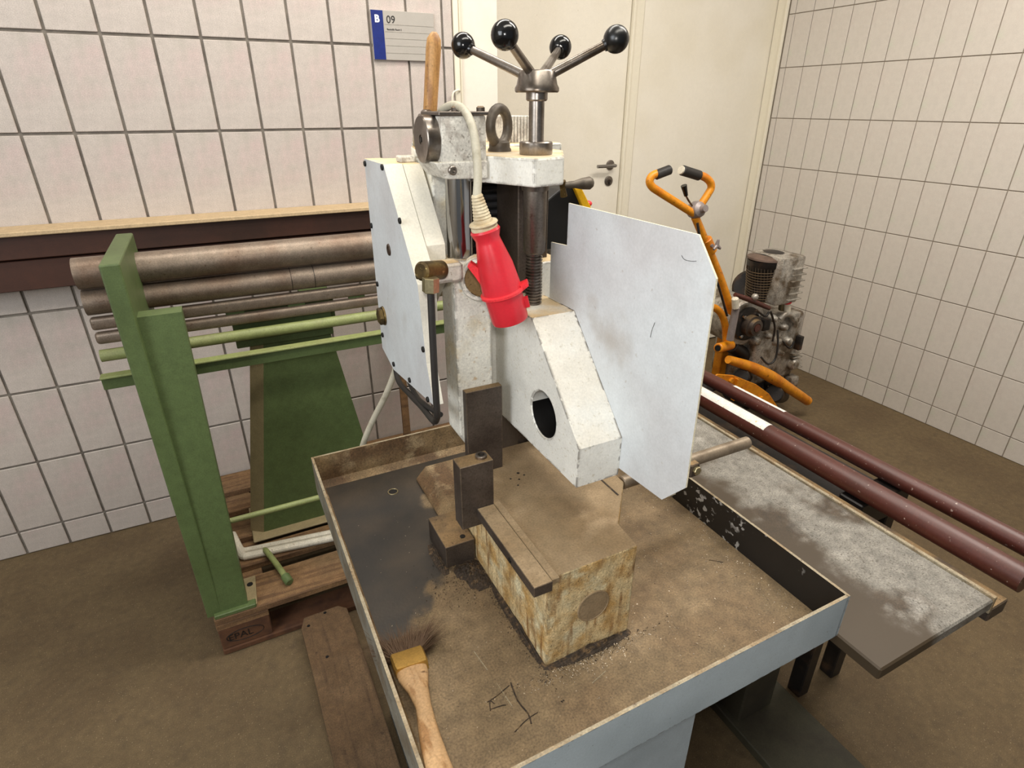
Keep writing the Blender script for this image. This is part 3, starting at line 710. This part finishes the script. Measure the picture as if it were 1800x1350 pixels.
# contact face deep in the shroud
obj('contact_face', lathe(B(), P0+ax*(PL-.021), P1, [(0, .0244), (.001, .0244)], 30), M['hole'], pg)
G0 = at(838, 342, .752)
prof = []
n_ = 9; GL = (P0-G0).length
gl = obj('strain_relief', lathe(B(), G0, P0, sum([[(GL*.78*i/n_, .0070+.0058*(i/n_)), (GL*.78*(i+.6)/n_, .0082+.0060*(i/n_))] for i in range(n_)], [])+[(GL*.79, .0135), (GL*.80, .0195), (GL*.84, .0205), (GL*.88, .0195), (GL*.90, .0175), (GL*.94, .0190), (GL, .0190)], 28), M['cream'], pg, 30)
obj('cable', tube(B(), [(.335, 1.06, 1.36), (.330, 1.02, 1.42), (.322, .975, 1.462), at(768, 206, .93), at(778, 193, .90), at(796, 185, .865), at(814, 192, .825), at(827, 214, .795), at(834, 240, .780), at(838, 275, .768), at(840, 308, .760), G0+V((0, 0, -.004))], .0058, 16), M['cable'], pg, 60)

# cable of the machine hanging down to the floor behind the tray
cb = obj('mains_cable', tube(B(), [(.28, 1.10, 1.06), at(697, 640, 1.20), at(680, 690, 1.22), at(655, 740, 1.24), at(637, 785, 1.25), at(622, 850, 1.26), V((.20, 1.27, .3)), V((.22, 1.32, .05)), V((.30, 1.36, .009)), V((.5, 1.38, .009))], .0072, 14), M['cable'], origin=(.2, 1.27, 0))
tag(cb, 'light grey power cable hanging down behind the tray beside the green machine', 'cable')

# ================================================================ paint brush in the tray
br = thing('dust_brush', 'worn flat paint brush with wooden handle and brass ferrule in the tray corner', 'brush', (.13, .55, TF))
fa, fb = V((.1335, .612, .752)), V((.1310, .585, .762))
path = [V((.131, .588, .763)), V((.1285, .565, .768)), V((.1270, .54, .773)), V((.1245, .51, .778)), V((.1195, .48, .785)), V((.114, .44, .793)), V((.1115, .40, .803)), V((.1115, .34, .818))]
wid = [.0225, .0215, .0145, .0105, .0120, .0145, .0150, .0135]
P = smooth_path(path, 5); bm = B(); rings = []
for i, p in enumerate(P):
    f = i/(len(P)-1)*(len(wid)-1); a = int(min(f, len(wid)-2)); ww = wid[a]+(wid[a+1]-wid[a])*(f-a); th = .0065 if i > 6 else .0075
    t = (P[min(i+1, len(P)-1)]-P[max(i-1, 0)]).normalized(); s = t.cross(V((0, 0, 1))).normalized(); n = s.cross(t)
    rings.append([bm.verts.new(p+s*ww*math.cos(2*PI*j/16)+n*th*math.copysign(abs(math.sin(2*PI*j/16))**.8, math.sin(2*PI*j/16))) for j in range(16)])
for a, b_ in zip(rings, rings[1:]):
    for i in range(16): bm.faces.new((a[i], a[(i+1) % 16], b_[(i+1) % 16], b_[i]))
bm.faces.new(rings[0]); bm.faces.new(rings[-1][::-1])
obj('brush_handle', bm, M['brushwood'], br, 50)
t = V((0.06, 1, -.32)).normalized(); s = V((1, -.08, 0)).normalized(); n = s.cross(t); c0 = V((.131, .580, .765))
bm = B(); R0 = []
for k, (d_, w_, h_) in enumerate(((0, .0235, .0085), (.006, .0245, .0095), (.034, .0250, .0095), (.040, .0245, .009))):
    R0.append([bm.verts.new(c0+t*d_+s*x*w_+n*z*h_) for x, z in ((-1, -.6), (-.9, -1), (.9, -1), (1, -.6), (1, .6), (.9, 1), (-.9, 1), (-1, .6))])
for a, b_ in zip(R0, R0[1:]):
    for i in range(8): bm.faces.new((a[i], a[(i+1) % 8], b_[(i+1) % 8], b_[i]))
bm.faces.new(R0[0]); bm.faces.new(R0[-1])
obj('ferrule', bm, M['ferrule'], br, 30)
bm = B(); c1 = c0+t*.038
for _ in range(1500):
    a = random.uniform(-1, 1); h = random.uniform(-1, 1); p = c1+s*a*.023+n*h*.007
    ln = random.uniform(.030, .068)
    tip = p+t*ln*random.uniform(.6, 1)+s*(a*.040+.006+random.gauss(0, .012))+n*(h*.014+random.gauss(0, .008))
    tip.z = max(tip.z, TF+.001); p.z = max(p.z, TF+.001)
    mid = (p+tip)/2+n*.003
    wv = s*.0004
    for q0, q1, k0, k1 in ((p, mid, 1, .8), (mid, tip, .8, .2)):
        vs = [bm.verts.new(q0-wv*k0), bm.verts.new(q0+wv*k0), bm.verts.new(q1+wv*k1), bm.verts.new(q1-wv*k1)]; bm.faces.new(vs)
obj('bristles', bm, M['bristle'], br, kind='stuff')

# ================================================================ pallet on the left
PZ = .144
pa = thing('euro_pallet', 'dusty wooden pallet under the green roller machine by the tiled wall', 'pallet', (.37, 1.88, 0))
PX0, PX1 = -.225, .975
for (y0, y1) in ((1.485, 1.63), (1.685, 1.78), (1.84, 1.975), (2.01, 2.11), (2.15, 2.285)):
    obj('deck_board', box(B(), PX0, PX1, y0, y1, PZ-.022, PZ, .002), M['pallet'], pa)
for x0 in (PX0, .30, PX1-.145):
    obj('stringer_board', box(B(), x0, x0+.145, 1.485, 2.285, PZ-.044, PZ-.0225, .002), M['pallet'], pa)
    for y0 in (1.487, 1.812, 2.185):
        obj('block', box(B(), x0+.001, x0+.144, y0, y0+.098, .0225, PZ-.0445, .003), M['blockwood'], pa)
for y0 in (1.485, 1.835, 2.185):
    obj('skid_board', box(B(), PX0, PX1, y0, y0+.1, 0, .022, .004), M['blockwood'], pa)
# stamp in the corner block
mx = face_mx(PX0+.022, .050, 1.4862)
text_mesh('EPAL', .032, mx, M['dark'], pa, 'stamp')
bm = tube(B(), [(PX0+.070+.052*math.cos(i*PI/12), 1.4866, .060+.021*math.sin(i*PI/12)) for i in range(25)], .0012, 6, 1, False); obj('stamp_oval', bm, M['dark'], pa)
pk = thing('old_plank', 'old grey-brown wooden plank lying on the floor between pallet and tray', 'plank', (.07, 1.05, 0))
bm = B(); prism(bm, [(-.002, 1.44), (.012, 1.480), (.118, 1.483), (.142, 1.46), (.150, 1.22), (.148, .50), (.010, .50), (.004, 1.2)], 'z', 0, .048, .003)
obj('plank_body', bm, M['oldwood'], pk)
for (x, y) in ((.02, 1.44), (.075, 1.47), (.05, 1.30)):
    obj('nail_hole', cyl(B(), (x, y, .048), (x, y, .0485), .005, 10), M['hole'], pk)
# leaning lath behind
ll = obj('wooden_lath', prism(B(), [(0, 0), (.03, 0), (.03, .012), (0, .012)], 'z', 0, .75), M['pallet'])
ll.location = (.545, 2.10, .146); ll.rotation_euler = (math.radians(-14), math.radians(4), 0)
tag(ll, 'narrow wooden lath leaning on the tiled wall behind the side cover', 'lath')
wbx = thing('wooden_crate_board', 'low wooden box rail lying on the back of the pallet', 'box', (.55, 2.0, PZ))
obj('rail_board', box(B(), .40, .86, 1.90, 2.06, PZ+.001, .24, .003), M['pallet'], wbx)
obj('end_block', box(B(), .60, .66, 1.86, 1.899, PZ+.001, .30, .003), M['pallet'], wbx)

# ================================================================ green roller machine
rm = thing('roller_machine', 'green sheet rolling machine with long brown steel rollers standing on the pallet', 'machine', (.1, 1.8, PZ))
RX0, RX1 = -.34, 1.02
def rod(nm, y, z, r, m, x0=RX0, x1=RX1, **k): return obj(nm, cyl(B(), (x0, y, z), (x1, y, z), r, 32), m, rm, SM)
rod('roller', 1.80, 1.112, .040, M['roller']); rod('roller', 1.80, 1.036, .034, M['roller'])
for x in (.17, .235): obj('roller_ring', lathe(B(), (x, 1.8, 1.036), (x+.002, 1.8, 1.036), [(0, .0343), (.002, .0343)], 32), M['dark'], rm)
obj('upper_rail', box(B(), RX0, RX1, 1.775, 1.80, .964, .998, .008, 3), M['roller'], rm, SM)
obj('lower_rail', box(B(), RX0, RX1, 1.775, 1.80, .924, .957, .010, 3), M['roller'], rm, SM)
for x in (-.02, .15, .33): obj('rail_spacer', box(B(), x, x+.05, 1.785, 1.80, .955, .968, .001), M['green'], rm)
rod('green_rail', 1.78, .893, .0165, M['greenlight'])
obj('green_angle_bar', prism(B(), [(1.68, .868), (1.712, .868), (1.712, .832), (1.706, .832), (1.704, .862), (1.68, .862)], 'x', RX0, RX1, .002), M['greenlight'], rm)
obj('green_angle_edge', box(B(), RX0, RX1, 1.694, 1.700, .828, .861, .001), M['green'], rm)
# right stand: tapered sheet box
bm = B(); ya, yb = 1.83, 1.97
f = [bm.verts.new(p) for p in ((.070, ya, .87), (.262, ya, .87), (.375, ya, PZ+.006), (-.053, ya, PZ+.006))]
g = [bm.verts.new(p) for p in ((.070, yb, .87), (.262, yb, .87), (.375, yb, PZ+.006), (-.053, yb, PZ+.006))]
bm.faces.new(f); bm.faces.new(g[::-1])
for i in range(4): bm.faces.new((f[i], g[i], g[(i+1) % 4], f[(i+1) % 4]))
flg = B(); q_ = [flg.verts.new(p) for p in ((.070, ya-.001, .87), (-.053, ya-.001, PZ+.006), (-.094, ya+.03, PZ+.006), (.034, ya+.03, .87))]; q2 = [flg.verts.new(v.co+V((0, .004, 0))) for v in q_]
flg.faces.new(q_); flg.faces.new(q2[::-1])
for i in range(4): flg.faces.new((q_[i], q2[i], q2[(i+1) % 4], q_[(i+1) % 4]))
obj('stand_flange', flg, M['greenlit'], rm)  # strip along the left edge, its lit tone painted beige
st = obj('stand', bm, [M['green'], M['greenlit']], rm)
for p in st.data.polygons:
    if p.normal.x < -.6: p.material_index = 1  # left face gets the painted-in lit tone
obj('stand_foot', box(B(), -.09, .39, 1.79, 2.0, PZ, PZ+.007, .002), M['greenlit'], rm)
obj('stand_head', box(B(), -.01, .275, 1.815, 1.83, .84, .965, .002), M['green'], rm)
obj('stand_head', box(B(), .20, .29, 1.83, 1.95, .86, .965, .002), M['green'], rm)
for x in (.07, .13): obj('head_bolt', sphere(B(), (x, 1.814, .935), .008, 14), M['nut'], rm, 60)
# left stand (cut by the picture edge)
bm = B()
f = [bm.verts.new(p) for p in ((-.24, 1.50, PZ+.006), (-.130, 1.50, PZ+.006), (-.108, 1.52, 1.06), (-.20, 1.52, 1.06))]
g = [bm.verts.new(v.co+V((0, .05, 0))) for v in f]
bm.faces.new(f); bm.faces.new(g[::-1])
for i in range(4): bm.faces.new((f[i], g[i], g[(i+1) % 4], f[(i+1) % 4]))
obj('stand', bm, M['green'], rm)
obj('housing_plate', prism(B(), [(1.50, PZ+.006), (1.50, 1.19), (1.88, 1.19), (1.95, PZ+.006)], 'x', -.24, -.20, .004), M['green'], rm)
bm = prism(B(), [(-.222, 1.488), (-.112, 1.488), (-.105, 1.495), (-.100, 1.62), (-.222, 1.62)], 'z', PZ, PZ+.008, .001); ft = obj('stand_foot', bm, M['greenlit'], rm)
obj('stand_foot_edge', box(B(), -.222, -.108, 1.4865, 1.512, PZ+.001, PZ+.014, .002), M['green'], rm)
obj('foot_hole', cyl(B(), (-.118, 1.585, PZ+.008), (-.118, 1.585, PZ+.009), .009, 18), M['hole'], rm)
rod('cross_rod', 1.6, .392, .0085, M['greenlight'], -.14, .62)
bm = tube(B(), [(-.060, 1.722, .158), (-.052, 1.69, .168), (-.025, 1.60, .162), (-.012, 1.55, .158)], .0095, 12); obj('pedal_rod', bm, M['greenlight'], rm, 60)
obj('pedal_cap', cyl(B(), (-.016, 1.562, .165), (-.006, 1.530, .158), .0135, 20, .003), M['green'], rm, SM)
# white bent tubes lying on the pallet
for k, (dy, dz, lb) in enumerate(((0, 0, 'white bent tube on the pallet, the rear one of two'), (-.030, .0, 'white bent tube on the pallet, the front one of two'))):
    pts = [(-.150, 1.86+dy, .156+dz), (-.137, 1.79+dy, .156), (-.130, 1.762+dy, .156), (-.120, 1.752+dy, .156), (-.10, 1.748+dy, .156), (.15, 1.715+dy, .156), (.34, 1.69+dy, .156)]
    tb = obj('bent_tube', tube(B(), pts, .0105+.002*k, 12, 5), M['whitetube'], origin=(.0, 1.75+dy, PZ)); tb['label'] = lb; tb['category'] = 'tube'; WORLD[tb.name] = V((0, 1.75+dy, PZ)); tb['group'] = 'white tubes on the pallet'

# ================================================================ right: bench slab and pipes
bn = thing('grey_bench', 'low bench with stained grey metal top beside the right rim of the tray', 'bench', (.98, 1.1, 0))
obj('bench_top', box(B(), .80, 1.12, .30, 1.22, .675, .70, .003), M['slab'], bn)
obj('bench_edge', box(B(), 1.12, 1.128, .30, 1.22, .665, .704, .001), M['rim'], bn)
obj('bench_body', box(B(), .98, 1.10, .62, 1.20, .03, .675, .004), M['darkfloor'], bn)
obj('plinth', box(B(), .965, 1.175, .30, 1.22, 0, .03, .003), M['darkfloor'], bn)
obj('ledge', box(B(), 1.129, 1.185, .30, 1.22, .64, .672, .002), M['steeld'], bn)
lb_ = ['dark red-brown pipe with peeling white label, nearest the tray', 'dark red-brown pipe with torn label, farther from the tray']
def longbar(x, z, r, m, lab, label_len, y0=.30, y1=1.95):
    t = thing('brown_pipe', lab, 'pipe', (x, 1.2, z-r), 'red-brown pipes beside the bench')
    obj('pipe', cyl(B(), (x, y0, z), (x, y1, z), r, 28), m, t, SM)
    n = 10; bm = B(); rr = r+.0006; ys = [label_len[0]+(label_len[1]-label_len[0])*i/14 for i in range(15)]
    grid = []
    for i, y in enumerate(ys):
        jit = random.uniform(-.12, .12); a0 = math.radians(label_len[2])+jit; a1 = math.radians(label_len[3])
        grid.append([bm.verts.new((x+rr*math.cos(a0+(a1-a0)*k/n), y, z+rr*math.sin(a0+(a1-a0)*k/n))) for k in range(n+1)])
    for a, b_ in zip(grid, grid[1:]):
        for i in range(n): bm.faces.new((a[i], a[i+1], b_[i+1], b_[i]))
    obj('label', bm, M['label'], t, 60)
longbar(1.225, .6995, .027, M['brownpipe'], lb_[0], (.90, 1.50, 55, 140))
longbar(1.345, .6935, .021, M['brownpipe'], lb_[1], (.95, 1.14, 55, 100))
ts = thing('pipe_trestle', 'low dark trestle carrying the two red-brown pipes beside the bench', 'trestle', (1.29, 1.2, 0))
for y in (.60, 1.70): obj('cross_beam', box(B(), 1.20, 1.385, y, y+.06, .60, .672, .003), M['dark'], ts)
for y in (.63, 1.73):
    for x in (1.225, 1.36): obj('leg', box(B(), x-.02, x+.02, y-.02, y+.02, 0, .60, .003), M['dark'], ts)
obj('shelf_board', box(B(), 1.205, 1.38, .661, 1.699, .62, .64, .003), M['dark'], ts)

# ================================================================ black covered machine with yellow side, behind
bk = thing('black_machine', 'black box-shaped machine with yellow side and crank handle behind the spindle', 'machine', (.83, 1.35, 0))
bm = prism(B(), [at(955, 440, 1.3).xz, at(955, 358, 1.3).xz, at(985, 333, 1.3).xz, at(1012, 322, 1.3).xz, at(1032, 362, 1.3).xz, at(1040, 440, 1.3).xz], 'y', 1.30, 1.42, .004)
obj('cover', bm, M['black'], bk)
bm = prism(B(), [at(1006, 330, 1.30).xz, at(1019, 330, 1.30).xz, at(1035, 362, 1.30).xz, at(1040, 440, 1.30).xz, at(1028, 440, 1.30).xz, at(1020, 362, 1.30).xz], 'y', 1.290, 1.40, .002)
obj('yellow_side', bm, M['yellow'], bk)
c = at(1032, 358, 1.33); obj('red_button', sphere(B(), c, .012, 16, (1.2, 1, .7)), M['redlight'], bk, 60)
obj('body', box(B(), .72, 1.02, 1.24, 1.46, .0, 1.085, .006), M['dark'], bk)
obj('turntable', cyl(B(), (.86, 1.34, 1.085), (.86, 1.34, 1.135), .125, 40, .004), M['steeld'], bk, SM)
bm = lathe(B(), (.86, 1.34, 1.136), (.86, 1.34, 1.165), [(0, .115), (.029, .115)], 60)
for i in range(60):
    a = i*2*PI/60; d_ = V((math.cos(a), math.sin(a), 0)); c = V((.86, 1.34, 1.15))+d_*.1155
    box(bm, c.x-.0022, c.x+.0022, c.y-.0022, c.y+.0022, 1.138, 1.163)
obj('graduated_ring', bm, M['steelw'], bk)
a, b2 = at(992, 326, 1.27), at(1044, 321, 1.25); L0 = (b2-a).length
obj('crank_grip', lathe(B(), a, b2, [(0, .006), (.012, .0085), (L0*.35, .009), (L0*.6, .0135), (L0*.85, .0155), (L0*.96, .010), (L0, .003)], 20), M['eye'], bk, 60)
a, b2 = at(988, 318, 1.27), at(991, 345, 1.275)
obj('crank_arm', tube(B(), [a, (a+b2)/2, b2], [.009, .007, .009], 12), M['brass'], bk, 60)

# ================================================================ orange motor machine by the right wall
og = thing('orange_motor_machine', 'orange walk-behind motor machine with handlebars and oily grey engine by the right wall', 'machine', (2.1, 1.85, 0))
YB = 1.85
def A(px, py, y=YB): return at(px, py, y)
k_ = A(1225, 372)
obj('left_handlebar', tube(B(), [A(1165, 303), A(1148, 308), A(1142, 318), A(1146, 328), A(1160, 338), A(1190, 357), A(1212, 371), A(1224, 378)], .0155, 14), M['orange'], og, 60)
obj('right_handlebar', tube(B(), [A(1222, 306), A(1238, 311), A(1248, 320), A(1250, 330), A(1245, 340), A(1236, 354), A(1228, 368)], .0155, 14), M['orange'], og, 60)
obj('left_grip', cyl(B(), A(1152, 308), A(1178, 298), .0185, 18, .004), M['rubber'], og, SM)
obj('right_grip', cyl(B(), A(1230, 309), A(1198, 299), .0195, 18, .004), M['rubber'], og, SM)
obj('grip_end', cyl(B(), A(1199, 299.5), A(1196.5, 298.5), .0165, 18), M['whitetube'], og, SM)
obj('clamp_gear', lathe(B(), k_+V((.0, .03, 0)), k_+V((0, -.05, .02)), [(0, .030), (.02, .036), (.03, .036), (.05, .030), (.06, .016), (.08, .014)], 14), M['hub'], og, 30)
obj('throttle_lever', tube(B(), [A(1220, 366), A(1210, 352), A(1205, 342)], .004, 8), M['handlesteel'], og)
a, b2 = A(1206, 344), A(1202, 326); L0 = (b2-a).length
obj('throttle_knob', lathe(B(), a, b2, [(0, .008), (L0*.5, .010), (L0, .0125)], 14), M['ball'], og, SM)
obj('steering_column', tube(B(), [A(1222, 382), A(1240, 425), A(1262, 480), A(1285, 545), A(1296, 580)], [.017, .017, .019, .019, .019], 14), M['orange'], og, 60)
obj('cable_conduit', tube(B(), [A(1226, 392, 1.80), A(1232, 425, 1.79), A(1246, 465, 1.79), A(1262, 500, 1.79), A(1278, 555, 1.79)], .0055, 10), M['dark'], og, 60)
c = A(1247, 428)
obj('column_clamp', cyl(B(), A(1241, 420), A(1251, 443), .0235, 18, .003), M['orange'], og, SM)
bm = tube(B(), [A(1244, 430), A(1253, 432, 1.82)], .007, 10, 2)
for k in range(3):
    a_ = PI/2+k*2*PI/3; cc = A(1260, 432, 1.80); tube(bm, [cc, cc+V((.022*math.cos(a_), -.004, .026*math.sin(a_)))], [.010, .005], 10, 3)
obj('star_knob', bm, M['hub'], og, 60)
# engine block
c = A(1319, 572, 1.80)
obj('crankcase', cyl(B(), c+V((0, .03, 0)), c+V((.02, .26, 0)), .115, 32, .01), M['alu'], og, SM)
bm = B(); q0, q1 = A(1312, 690, 1.81), A(1420, 545, 1.81); box(bm, q0.x, q1.x, 1.81, 2.08, q0.z+.02, q1.z, .03, 3); obj('sump', bm, M['alu'], og, 40)
obj('flange_plate', lathe(B(), c+V((0, .035, 0)), c+V((0, -.01, 0)), [(0, .078), (.008, .082), (.022, .080), (.026, .066)], 36), M['dark'], og, SM)
obj('output_hub', lathe(B(), c+V((0, .01, 0)), c+V((0, -.05, 0)), [(0, .050), (.030, .050), (.034, .040), (.050, .036), (.052, .022), (.045, .020)], 32), M['steeld'], og, SM)
obj('hub_bore', cyl(B(), c+V((0, -.03, 0)), c+V((0, -.044, 0)), .018, 20), M['brownpipe'], og, SM)
for k in range(4):
    a_ = PI/4+k*PI/2; cc = c+V((.066*math.cos(a_), .008, .066*math.sin(a_)))
    obj('flange_bolt', hexa(B(), cc, cc+V((0, -.012, 0)), .009), M['chrome'], og, 20)
# cylinder shroud with mesh grille
c1, c2 = A(1345, 520, 1.90), A(1348, 462, 1.90)
rr = .088
obj('air_shroud', lathe(B(), c1, c2+V((0, 0, .03)), [(0, rr), ((c2-c1).length-.01, rr), ((c2-c1).length, rr+.006), ((c2-c1).length+.03, rr+.004), ((c2-c1).length+.045, rr-.03), ((c2-c1).length+.05, .01)], 32), M['dark'], og, SM)
bm = B(); hgt = (c2-c1).length-.012; dz_ = (c2-c1).normalized()
for i in range(12):
    lathe(bm, c1+dz_*(.004+hgt*i/12), c2, [(0, rr+.001), (.0005, rr+.0035), (.003, rr+.0035), (.0035, rr+.001)], 32, False)
for k in range(40):
    a_ = k*2*PI/40; d_ = V((math.cos(a_), math.sin(a_), 0))*(rr+.002)
    tube(bm, [c1+d_, c1+d_+dz_*hgt], .0016, 4, 1)
obj('grille', bm, M['steeld'], og, kind='stuff')
obj('grille_lid', lathe(B(), c2, c2+V((0, 0, .04)), [(.022, rr+.006), (.03, rr+.004), (.040, rr-.03), (.043, .01)], 32), M['lid'], og, SM)
obj('belt_guard', cyl(B(), A(1318, 505, 1.98), A(1318, 505, 2.06), .085, 28, .01), M['dark'], og, SM)
obj('tank_strap', box(B(), A(1309, 530, 1.95).x, A(1317, 530, 1.95).x, 1.93, 1.95, A(1309, 530, 1.95).z, A(1309, 490, 1.95).z, .004), M['orange'], og)
# aluminium cylinder head and tank
q0, q1 = A(1362, 540, 1.78), A(1412, 450, 1.78)
obj('cylinder_head', box(B(), q0.x, q1.x+.03, 1.78, 1.98, q0.z, q1.z, .015, 2), M['alu'], og, 40)
for i in range(6):
    z = q0.z+.02+i*(q1.z-q0.z-.05)/6
    obj('cooling_fin', box(B(), q0.x+.07, q1.x+.04, 1.770, 1.99, z, z+.006, .001), M['alu'], og)
bm = cyl(B(), A(1376, 545, 1.84), A(1378, 532, 1.84), .022, 20, .003); obj('filter_bowl', bm, M['nut'], og, SM)
bm = lathe(B(), A(1384, 532, 1.80), A(1384, 522, 1.80), [(0, .020), (.006, .020), (.016, .010), (.018, .004)], 18); obj('red_cap', bm, M['red'], og, SM)
obj('cap_neck', cyl(B(), A(1384, 550, 1.80), A(1384, 532, 1.80), .015, 16), M['whitetube'], og, SM)
obj('elbow_pipe', tube(B(), [A(1372, 560, 1.80), A(1382, 552, 1.79), A(1393, 556, 1.79), A(1397, 570, 1.79), A(1390, 584, 1.80)], .014, 12), M['alu'], og, 60)
obj('oil_cap', sphere(B(), A(1404, 610, 1.80), .016, 14), M['red'], og, 60)
obj('linkage_bar', tube(B(), [A(1292, 518, 1.80), A(1320, 528, 1.80), A(1352, 542, 1.80)], [.010, .013, .010], 10), M['brownpipe'], og, 60)
obj('linkage_boss', sphere(B(), A(1327, 522, 1.79), .016, 14), M['alu'], og, 60)
obj('starter_handle', cyl(B(), A(1292, 524, 1.78), A(1293, 542, 1.78), .0155, 16, .003), M['whitetube'], og, SM)
obj('grey_strut', cyl(B(), A(1294, 540, 1.79), A(1283, 598, 1.79), .017, 16, .002), M['hub'], og, SM)
for k, (px, py, w_, h_) in enumerate(((1338, 560, 16, 22), (1392, 548, 14, 20), (1352, 668, 22, 12), (1385, 660, 18, 22), (1400, 590, 12, 26))):
    q0, q1 = A(px, py+h_, 1.79), A(px+w_, py, 1.79); obj('casting_block', box(B(), q0.x, q1.x, 1.78, 1.83, q0.z, q1.z, .005, 2), M['alu' if k % 2 else 'dark'], og, 40)
for pts in (((1355, 548), (1362, 575), (1358, 600)), ((1376, 600), (1388, 612), (1396, 600)), ((1330, 545), (1345, 556), (1352, 548))):
    obj('fuel_line', tube(B(), [A(a_, b_, 1.765) for a_, b_ in pts], .005, 8), M['dark'], og, 60)
obj('black_hose', tube(B(), [A(1367, 580, 1.76), A(1367, 610, 1.75), A(1362, 632, 1.75), A(1350, 640, 1.75), A(1338, 628, 1.76)], .005, 10), M['rubber'], og, 60)
for (px, py, r_) in ((1330, 600, .02), (1350, 590, .016), (1366, 600, .022), (1378, 575, .018), (1385, 600, .024), (1395, 640, .03), (1360, 560, .016), (1372, 620, .014)):
    cc = A(px, py, 1.80); obj('casting_boss', lathe(B(), cc+V((0, .03, 0)), cc+V((0, -.03, 0)), [(0, r_*1.2), (.03, r_*1.1), (.045, r_*.8), (.05, r_*.4)], 12), M['alu'], og, 30)
for i in range(5):
    cc = A(1396, 622+i*6, 1.80); obj('side_fin', box(B(), cc.x-.02, cc.x+.05, 1.79, 1.86, cc.z-.004, cc.z+.002, .001), M['alu'], og)
# lower orange frame
obj('frame_hook', tube(B(), [A(1238, 540), A(1252, 540), A(1262, 545), A(1270, 556), A(1275, 575), A(1276, 605)], .0165, 12), M['orange'], og, 60)
obj('axle_stub', cyl(B(), A(1262, 612, 1.80), A(1285, 606, 1.84), .023, 20, .004), M['orange'], og, SM)
obj('axle_bore', cyl(B(), A(1261.5, 612, 1.798), A(1263, 611.6, 1.802), .014, 18), M['hole'], og)
obj('axle_shaft', cyl(B(), A(1285, 607, 1.86), A(1350, 655, 1.88), .035, 20, .004), M['dark'], og, SM)
obj('frame_beam', tube(B(), [A(1280, 632, 1.76), A(1320, 645, 1.76), A(1355, 662, 1.75), A(1392, 686, 1.74), A(1420, 705, 1.73)], [.019, .026, .030, .026, .024], 14), M['orange'], og, 60)
obj('tine_hub', cyl(B(), A(1302, 662, 1.755), A(1312, 660, 1.90), .04, 24, .006), M['dark'], og, SM)
obj('tine_hub', cyl(B(), A(1360, 692, 1.74), A(1372, 694, 1.86), .045, 24, .006), M['dark'], og, SM)
# orange bracket plate in front with two bolts
pp = [A(1244, 672, 1.70).xz, A(1262, 658, 1.70).xz, A(1290, 660, 1.70).xz, A(1330, 676, 1.70).xz, A(1352, 692, 1.70).xz, A(1372, 722, 1.70).xz, A(1362, 728, 1.70).xz, A(1300, 706, 1.70).xz]
obj('bracket_plate', prism(B(), pp, 'y', 1.70, 1.708, .002), M['orange'], og)
for (px, py) in ((1284, 668), (1336, 700)):
    cc = A(px, py, 1.70); obj('bracket_bolt', hexa(B(), cc, cc+V((0, -.012, 0)), .013), M['orange'], og, 20)
obj('bracket_rib', box(B(), A(1291, 670, 1.7).x-.004, A(1291, 670, 1.7).x+.004, 1.68, 1.70, A(1291, 700, 1.7).z, A(1291, 664, 1.7).z, .001), M['orange'], og)
obj('wheel', cyl(B(), (2.35, 1.98, .16), (2.42, 1.98, .16), .16, 32, .02), M['rubber'], og, SM)
obj('wheel', cyl(B(), (1.98, 1.98, .16), (2.05, 1.98, .16), .16, 32, .02), M['rubber'], og, SM)
obj('axle', cyl(B(), (1.98, 1.98, .16), (2.42, 1.98, .16), .02, 16), M['steelw'], og, SM)
obj('frame_post', box(B(), 2.17, 2.22, 1.95, 2.0, .16, .45, .004), M['orange'], og)
